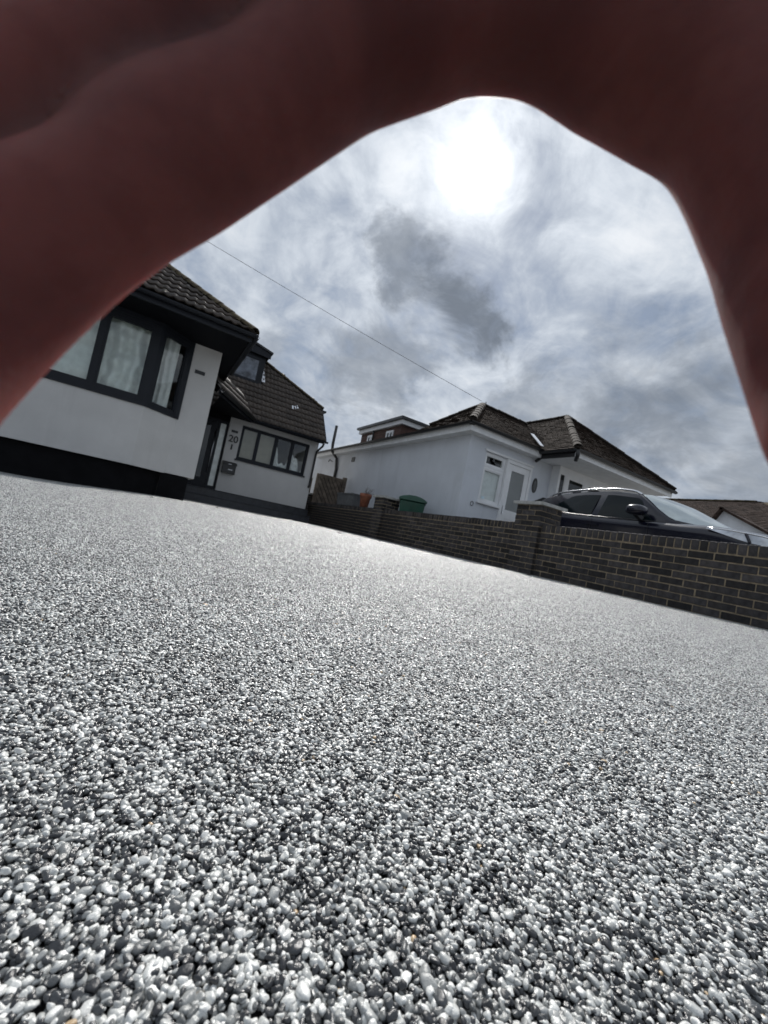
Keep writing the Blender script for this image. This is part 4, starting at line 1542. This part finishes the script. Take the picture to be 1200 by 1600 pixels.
# greenhouse: s, belt half width, belt z, roof edge half width, roof edge z, centre z
GH = [(1.08, .25, 1.07, .24, 1.085, 1.125), (1.22, .50, 1.07, .49, 1.085, 1.175), (1.38, .69, 1.07, .675, 1.095, 1.25), (1.55, .80, 1.075, .775, 1.12, 1.335), (1.75, .86, 1.08, .785, 1.255, 1.435), (2.10, .875, 1.095, .69, 1.51, 1.565), (2.5, .875, 1.11, .665, 1.575, 1.64), (3.0, .875, 1.14, .655, 1.585, 1.66), (3.5, .87, 1.175, .645, 1.555, 1.635), (3.85, .85, 1.19, .63, 1.50, 1.585), (4.12, .80, 1.19, .60, 1.42, 1.50), (4.22, .76, 1.15, .58, 1.38, 1.44)]
m = MB()
rings = []
for s, bw_, bz, rw_, rz, cz in GH:
    h = [(bw_, bz - .06), (bw_, bz), (rw_ + .02, rz - .02), (rw_, rz + .005), (rw_ * .6, rz + (cz - rz) * .75), (0, cz)]
    full = [(-x, z) for x, z in h] + [(x, z) for x, z in h[-2::-1]]
    rings.append([cp_(x, s, z) for x, z in full])
n = len(rings[0])
vs = [p for r in rings for p in r]
fs = [(i * n + k, i * n + k + 1, (i + 1) * n + k + 1, (i + 1) * n + k) for i in range(len(rings) - 1) for k in range(n - 1)]
fs += [tuple(range(n)), tuple(len(vs) - n + k for k in range(n - 1, -1, -1))]
m.add(vs, fs, True)
m.build('cabin', 'paint', car)


def gh(s):
    for a, b2 in zip(GH, GH[1:]):
        if a[0] <= s <= b2[0]:
            t = (s - a[0]) / (b2[0] - a[0])
            return [p + (q - p) * t for p, q in zip(a, b2)]
    return GH[-1]


def side_pt(s, t, sg, o=.006):
    _, bw_, bz, rw_, rz, cz = gh(s)
    x = bw_ + (rw_ + .02 - bw_) * t
    z = bz + (rz - .02 - bz) * t
    return cp_(sg * (x + o), s, z + o * .3)


def side_glass(name, lo, hi, sg, ss, mat='carglass', o=.006):
    """lo(s), hi(s): t range along the window"""
    m = MB()
    N = len(ss)
    vs = [side_pt(s, lo(s), sg, o) for s in ss] + [side_pt(s, (lo(s) + hi(s)) / 2, sg, o + .004) for s in ss] + [side_pt(s, hi(s), sg, o) for s in ss]
    m.add(vs, [(i, i + 1, N + i + 1, N + i) for i in range(N - 1)] + [(N + i, N + i + 1, 2 * N + i + 1, 2 * N + i) for i in range(N - 1)], True)
    return m.build(name, mat, car)


def lin(a, b, n):
    return [a + (b - a) * i / n for i in range(n + 1)]


for sg in (-1, 1):
    side_glass('front_side_window', lambda s: .04, lambda s: min(.90, .06 + max(0, (s - 1.74)) * 2.6), sg, lin(1.74, 2.62, 14))
    side_glass('rear_side_window', lambda s: .04, lambda s: min(.90, .90 - max(0, s - 3.25) * 1.75), sg, lin(2.74, 3.66, 12))
    side_glass('quarter_window', lambda s: .16 + (s - 3.74) * .9, lambda s: .66 - (s - 3.74) * .75, sg, lin(3.74, 4.02, 6))
    # bright strip along the window line
    m = MB()
    m.tube([side_pt(s, .0, sg, .010) for s in lin(1.6, 3.9, 20)], .008, 6)
    m.build('window_trim', 'black', car)
    # roof rail
    path = []
    for s in lin(2.12, 3.86, 22):
        _, bw_, bz, rw_, rz, cz = gh(s)
        e_ = min(1, min(s - 2.12, 3.86 - s) / .14)
        path.append(cp_(sg * (rw_ - .03), s, rz + .012 + .042 * math.sqrt(max(e_, 0))))
    MB().tube(path, .019, 8).build('roof_rail', 'chrome', car)
    # mirror
    mm = MB()
    mx, msx, mz = sg * 1.02, 1.94, 1.21
    def mir(u, v):
        th, ph = u * 2 * math.pi, v * math.pi
        x = math.sin(ph) * math.cos(th)
        y = math.cos(ph)
        z = math.sin(ph) * math.sin(th)
        f_ = lambda q: math.copysign(abs(q) ** .75, q)
        return cp_(mx + f_(x) * .12, msx + f_(y) * .115 + (.05 if y < 0 else 0) * y, mz + f_(z) * .085 * (1 if z > 0 else .8))
    mm.grid(mir, 20, 12)
    mir_o = mm.build('wing_mirror', 'paint', car)
    MB().bar(cp_(sg * .88, 1.93, 1.11), cp_(sg * .98, 1.96, 1.17), .08, .05).build('mirror_arm', 'black', mir_o)
    # headlight
    hl = MB()
    def hlp(u, v):
        # along the front corner
        s = 1.0 - .86 * u
        a = None
        for p, q in zip(ST, ST[1:]):
            if p[0] <= s <= q[0]:
                t_ = (s - p[0]) / (q[0] - p[0])
                a = [i + (j - i) * t_ for i, j in zip(p, q)]
        s_, hw, zb, zs, zc = a
        wd = .012 + .085 * math.sin(min(1, u * 1.5) * math.pi / 2)
        z = zs - .018 - wd * v
        return cp_(sg * (hw * (.945 + .045 * v) + .014), s - .004, z + .012)
    hl.grid(hlp, 16, 4)
    ho = hl.build('headlight', 'lamp', car)
    MB().tube([hlp(u, -.12) for u in lin(0, 1, 12)], .010, 6).build('lamp_strip', 'chrome', ho)
    MB().bar(hlp(.48, 0), hlp(.56, 1.0), .02, .03).build('lamp_divider', 'paint', ho)
    # door handles
    for s in (2.55, 3.35):
        MB().bar(cp_(sg * .93, s, .975), cp_(sg * .93, s + .2, .985), .035, .03).build('door_handle', 'chrome' if s > 3 else 'paint', car)
    # shut lines
    for s in (1.78, 2.68, 3.58):
        dl = MB()
        pts_ = []
        for fz in (0.3, .42, .62, .8, .88, .96):
            a = None
            for p, q in zip(ST, ST[1:]):
                if p[0] <= s <= q[0]:
                    t_ = (s - p[0]) / (q[0] - p[0])
                    a = [i + (j - i) * t_ for i, j in zip(p, q)]
            pts_.append(cp_(sg * (a[1] * .992 + .003), s, a[2] + (a[3] - a[2]) * fz))
        dl.tube(pts_, .004, 4)
        dl.build('shut_line', 'black', car)
    for s in (.86, 3.46):
        w_ = empty('wheel', (CX + sg * .80, CY + s, .34), None, None)
        w_.parent = car
        w_.location = Vector((CX + sg * .80, CY + s, .34)) - wloc(car)
        MB().lathe((CX + sg * .80, CY + s, .34), [(.20, -.115), (.32, -.115), (.34, -.08), (.34, .08), (.32, .115), (.20, .115)], 32, 'x').build('tyre', 'rubber', w_)
        rm = MB().lathe((CX + sg * .80, CY + s, .34), [(0, -.1), (.215, -.1), (.215, .1), (0, .1)], 24, 'x')
        for k in range(5):
            a = k * 2 * math.pi / 5
            rm.bar((CX + sg * .915, CY + s, .34), (CX + sg * .915, CY + s + .2 * math.cos(a), .34 + .2 * math.sin(a)), .05, .02, (1, 0, 0))
        rm.build('rim', 'steel', w_)
# windscreen and rear screen
def screen(name, s0, s1, mat):
    m = MB()
    def fn(u, v):
        s = s0 + (s1 - s0) * v
        _, bw_, bz, rw_, rz, cz = gh(s)
        x = (2 * u - 1) * (rw_ * .985)
        k = abs(x) / rw_
        z = (cz + (rz + (cz - rz) * .75 - cz) * (k / .6)) if k < .6 else (rz + .005 + (cz - rz) * .75 * (1 - (k - .6) / .4))
        return cp_(x, s, z + .008)
    m.grid(fn, 12, 12)
    return m.build(name, mat, car)


screen('windscreen', 1.10, 2.10, 'screen')
screen('rear_spoiler', 4.0, 4.2, 'black')
m = MB()
m.hexa([cp_(-.56, 4.05, 1.43), cp_(.56, 4.05, 1.43), cp_(.54, 4.30, 1.41), cp_(-.54, 4.30, 1.41), cp_(-.58, 4.05, 1.52), cp_(.58, 4.05, 1.52), cp_(.54, 4.30, 1.46), cp_(-.54, 4.30, 1.46)])
m.build('rear_spoiler', 'black', car, bevel=.012)
MB().box(CX - .5, CX + .5, CY - .012, CY + .03, .42, .64).build('grille', 'black', car)


car.rotation_euler = (0, 0, math.radians(-8))
car.location.x -= .06
car.scale.z = 1.03


# ------------------------------------------------------------------ small leaves blown onto the drive
leaves = [((.05, 6.9), 'dark dead leaf lying on the gravel in front of the bay corner'),
          ((1.15, 8.3), 'small dead leaf lying on the gravel before the steps'),
          ((2.95, 6.6), 'small dark leaf lying on the gravel left of the middle pier'),
          ((3.55, 6.2), 'curled dead leaf lying on the gravel near the middle pier'),
          ((4.25, 3.55), 'dead leaf at the foot of the front wall pier')]
for i, ((x, y), lab) in enumerate(leaves):
    m = MB()
    L = .035 + .01 * (i % 3)
    z = gz(x, y) + .004
    m.add([(x - L, y, z), (x, y - L * .5, z + .012), (x + L, y + .004, z + .004), (x + .003, y + L * .5, z + .016), (x, y, z + .003)], [(0, 1, 4), (1, 2, 4), (2, 3, 4), (3, 0, 4)])
    o = m.build('fallen_leaf', 'leaf', loc=(x, y, z), fixn=False, label=lab, cat='leaf', group='dead leaves on the drive')


# ------------------------------------------------------------------ the hand cupped above the lens
CMx = CAM_R
def hw_(p):
    """hand frame (centimetres) to world"""
    return CAM_POS + CMx @ (Vector(p) * .01)


def capsule(m, a, ra, b_, rb, n=16):
    a, b_ = Vector(a), Vector(b_)
    d = b_ - a
    L = d.length
    d.normalize()
    ref = Vector((0, 0, 1)) if abs(d.z) < .9 else Vector((1, 0, 0))
    nx = d.cross(ref).normalized()
    ny = d.cross(nx)
    rings = []
    for k in range(7):
        t_ = math.pi / 2 * (1 - k / 6)
        rings.append((-math.sin(t_) * ra, math.cos(t_) * ra))
    for k in range(7):
        t_ = math.pi / 2 * k / 6
        rings.append((L + math.sin(t_) * rb, math.cos(t_) * rb))
    vs = []
    for h, r in rings:
        for k in range(n):
            an = 2 * math.pi * k / n
            vs.append(a + d * h + (nx * math.cos(an) + ny * math.sin(an)) * max(r, .001))
    fs = [(i * n + k, i * n + (k + 1) % n, (i + 1) * n + (k + 1) % n, (i + 1) * n + k) for i in range(len(rings) - 1) for k in range(n)]
    fs += [tuple(range(n - 1, -1, -1)), tuple((len(rings) - 1) * n + k for k in range(n))]
    m.add(vs, fs, True)


def chain(m, pts):
    if len(pts) > 2:
        # smooth curve through the joints
        P_ = [np.array(p, float) for p in pts]
        P_ = [2 * P_[0] - P_[1]] + P_ + [2 * P_[-1] - P_[-2]]
        out_ = []
        for i in range(1, len(P_) - 2):
            p0, p1, p2, p3 = P_[i - 1:i + 3]
            for k in range(4):
                u = k / 4
                out_.append(.5 * ((2 * p1) + (-p0 + p2) * u + (2 * p0 - 5 * p1 + 4 * p2 - p3) * u * u + (-p0 + 3 * p1 - 3 * p2 + p3) * u ** 3))
        out_.append(P_[-2])
        pts = [tuple(p) for p in out_]
    for a, b_ in zip(pts, pts[1:]):
        capsule(m, a[:3], a[3], b_[:3], b_[3])


IND = [(-0.52, 7.55, -6.8, 1.15), (-1.7, 6.26, -6.55, .97), (-3.05, 5.1, -6.15, 1.05), (-3.74, 4.07, -5.7, .92), (-4.35, 3.25, -5.3, .97), (-4.76, 2.26, -4.9, .9), (-4.93, 1.41, -4.5, .82), (-4.84, .85, -4.2, .7)]
THB = [(3.82, 7.53, -6.8, 1.2), (4.80, 6.78, -6.6, 1.22), (5.42, 5.80, -6.3, 1.13), (5.8, 4.08, -5.9, 1.12), (5.89, 2.95, -5.55, 1.18), (5.73, 1.92, -5.2, 1.08), (5.52, 1.1, -4.9, .95), (5.26, .66, -4.7, .8)]
WEB = [(-0.52, 7.5, -6.8, 1.15), (.76, 7.83, -6.9, 1.0), (1.58, 7.97, -7.0, .9), (2.69, 7.92, -7.0, .95), (3.82, 7.46, -6.8, 1.2)]
def shift(pts, v):
    return [(p[0] + v[0], p[1] + v[1], p[2] + v[2], p[3]) for p in pts]


IND = shift(IND, (-.10, .16, 0))
THB = shift(THB, (.10, .22, 0))
WEB = [IND[0], (.76, 8.08, -6.9, 1.0), (1.58, 8.30, -7.0, .9), (2.75, 8.26, -7.0, .95), THB[0]]
LV = Vector((-1.36, 1.02, .05))
hm_ = MB()
chain(hm_, IND)
chain(hm_, THB)
chain(hm_, WEB)
fing = [IND]
for k, (ln, rs) in enumerate(((1.08, 1.02), (1.0, .97), (.80, .86))):
    base = Vector(IND[0][:3])
    F_ = []
    for p in IND:
        q = base + (Vector(p[:3]) - base) * ln + LV * (k + 1)
        F_.append((q.x, q.y, q.z, p[3] * rs))
    chain(hm_, F_)
    fing.append(F_)
wr = [Vector((1.0, 16.2, -6.6)), Vector((1.7, 16.4, -6.5)), Vector((2.6, 16.5, -6.4)), Vector((3.4, 16.6, -6.3))]
for k, F_ in enumerate(fing):
    wv = wr[3 - k]
    mid = (Vector(F_[0][:3]) * .45 + wv * .55)
    chain(hm_, [F_[0], (mid.x, mid.y, mid.z - .1, 1.45), (wv.x, wv.y, wv.z, 1.55)])
# palm and thumb mount
chain(hm_, [THB[0], (5.1, 8.7, -6.4, 1.55), (5.0, 11.0, -6.2, 1.8), (3.8, 14.5, -6.2, 1.7), (2.8, 17.0, -6.4, 1.75)])
chain(hm_, [THB[1], (5.5, 8.2, -6.3, 1.45)])
chain(hm_, [WEB[1], (1.2, 10.0, -6.9, 1.25), (1.9, 13, -6.7, 1.5)])
chain(hm_, [WEB[3], (3.0, 9.6, -6.8, 1.2), (3.0, 12.5, -6.6, 1.5)])
chain(hm_, [WEB[2], (2.0, 9.4, -6.9, 1.1), (2.4, 12, -6.7, 1.4)])
# forearm
chain(hm_, [(1.6, 16.5, -6.5, 1.7), (2.2, 21, -6.0, 2.1), (3.4, 30, -4.6, 3.2), (4.8, 38, -3.0, 3.9)])
chain(hm_, [(3.3, 16.7, -6.3, 1.7), (4.0, 21, -5.8, 2.1), (5.4, 30, -4.4, 3.2), (6.6, 38, -2.8, 3.9)])
hand_origin = hw_((2.5, 16.5, -6.4))
src = bpy.data.objects.new('tmp_hand', bpy.data.meshes.new('tmp_hand'))
src.data.from_pydata([tuple(p) for p in hm_.v], [], hm_.f)      # centimetres
col.objects.link(src)
rmod = src.modifiers.new('r', 'REMESH')
rmod.mode = 'VOXEL'
rmod.voxel_size = .13
smd = src.modifiers.new('s', 'SMOOTH')
smd.factor = .5
smd.iterations = 14
bpy.context.view_layer.update()
hme = bpy.data.meshes.new_from_object(src.evaluated_get(bpy.context.evaluated_depsgraph_get()))
bpy.data.objects.remove(src)
nv = len(hme.vertices)
co = np.zeros(nv * 3, np.float32)
hme.vertices.foreach_get('co', co)
co = co.reshape(-1, 3)
Rn = np.array(CMx)
cw = (co * .01) @ Rn.T + np.array(CAM_POS) - np.array(hand_origin)
hme.vertices.foreach_set('co', cw.astype(np.float32).ravel())
hme.polygons.foreach_set('use_smooth', [True] * len(hme.polygons))
hme.materials.clear()
hme.materials.append(M['skin'])
hme.update()
hand = bpy.data.objects.new('hand', hme)
hand.location = hand_origin
col.objects.link(hand)
tag(hand, 'bare hand arched close over the lens, fingers to the left and thumb to the right', 'hand')
# nails on the far side of the finger tips
for F_ in fing + [THB]:
    a, b_ = Vector(F_[-2][:3]), Vector(F_[-1][:3])
    r = F_[-1][3]
    d = (b_ - a).normalized()
    out = Vector((1, .2, -.25)) if F_ is THB else Vector((-.7, -.3, -.8))
    out = (out - d * out.dot(d)).normalized()
    sd_ = d.cross(out)
    c_ = b_ + out * r * .72 + d * .15
    m = MB()
    m.grid(lambda u, v: hw_(c_ + d * ((v - .5) * 1.15) + sd_ * ((u - .5) * 1.1) + out * (.30 - 1.1 * (u - .5) ** 2 - .45 * max(0, v - .5))), 6, 5)
    m.build('fingernail', 'nail', hand, fixn=False)
# sleeve
m = MB()
ring = []
for (c_, rx, ry) in (((2.9, 25.2, -5.3), 4.2, 3.3), ((3.0, 25.6, -5.2), 4.35, 3.45), ((4.4, 30, -4.5), 5.2, 4.3), ((6.5, 40, -2.8), 6.4, 5.4)):
    ring.append([hw_((c_[0] + rx * math.cos(a), c_[1] - .22 * rx * math.cos(a), c_[2] + ry * math.sin(a))) for a in [2 * math.pi * k / 28 for k in range(28)]])
n = 28
vs = [p for r in ring for p in r]
m.add(vs, [(i * n + k, i * n + (k + 1) % n, (i + 1) * n + (k + 1) % n, (i + 1) * n + k) for i in range(3) for k in range(n)] + [tuple(3 * n + k for k in range(n))], True)
m.build('sleeve', 'sleeve', hand, fixn=False)
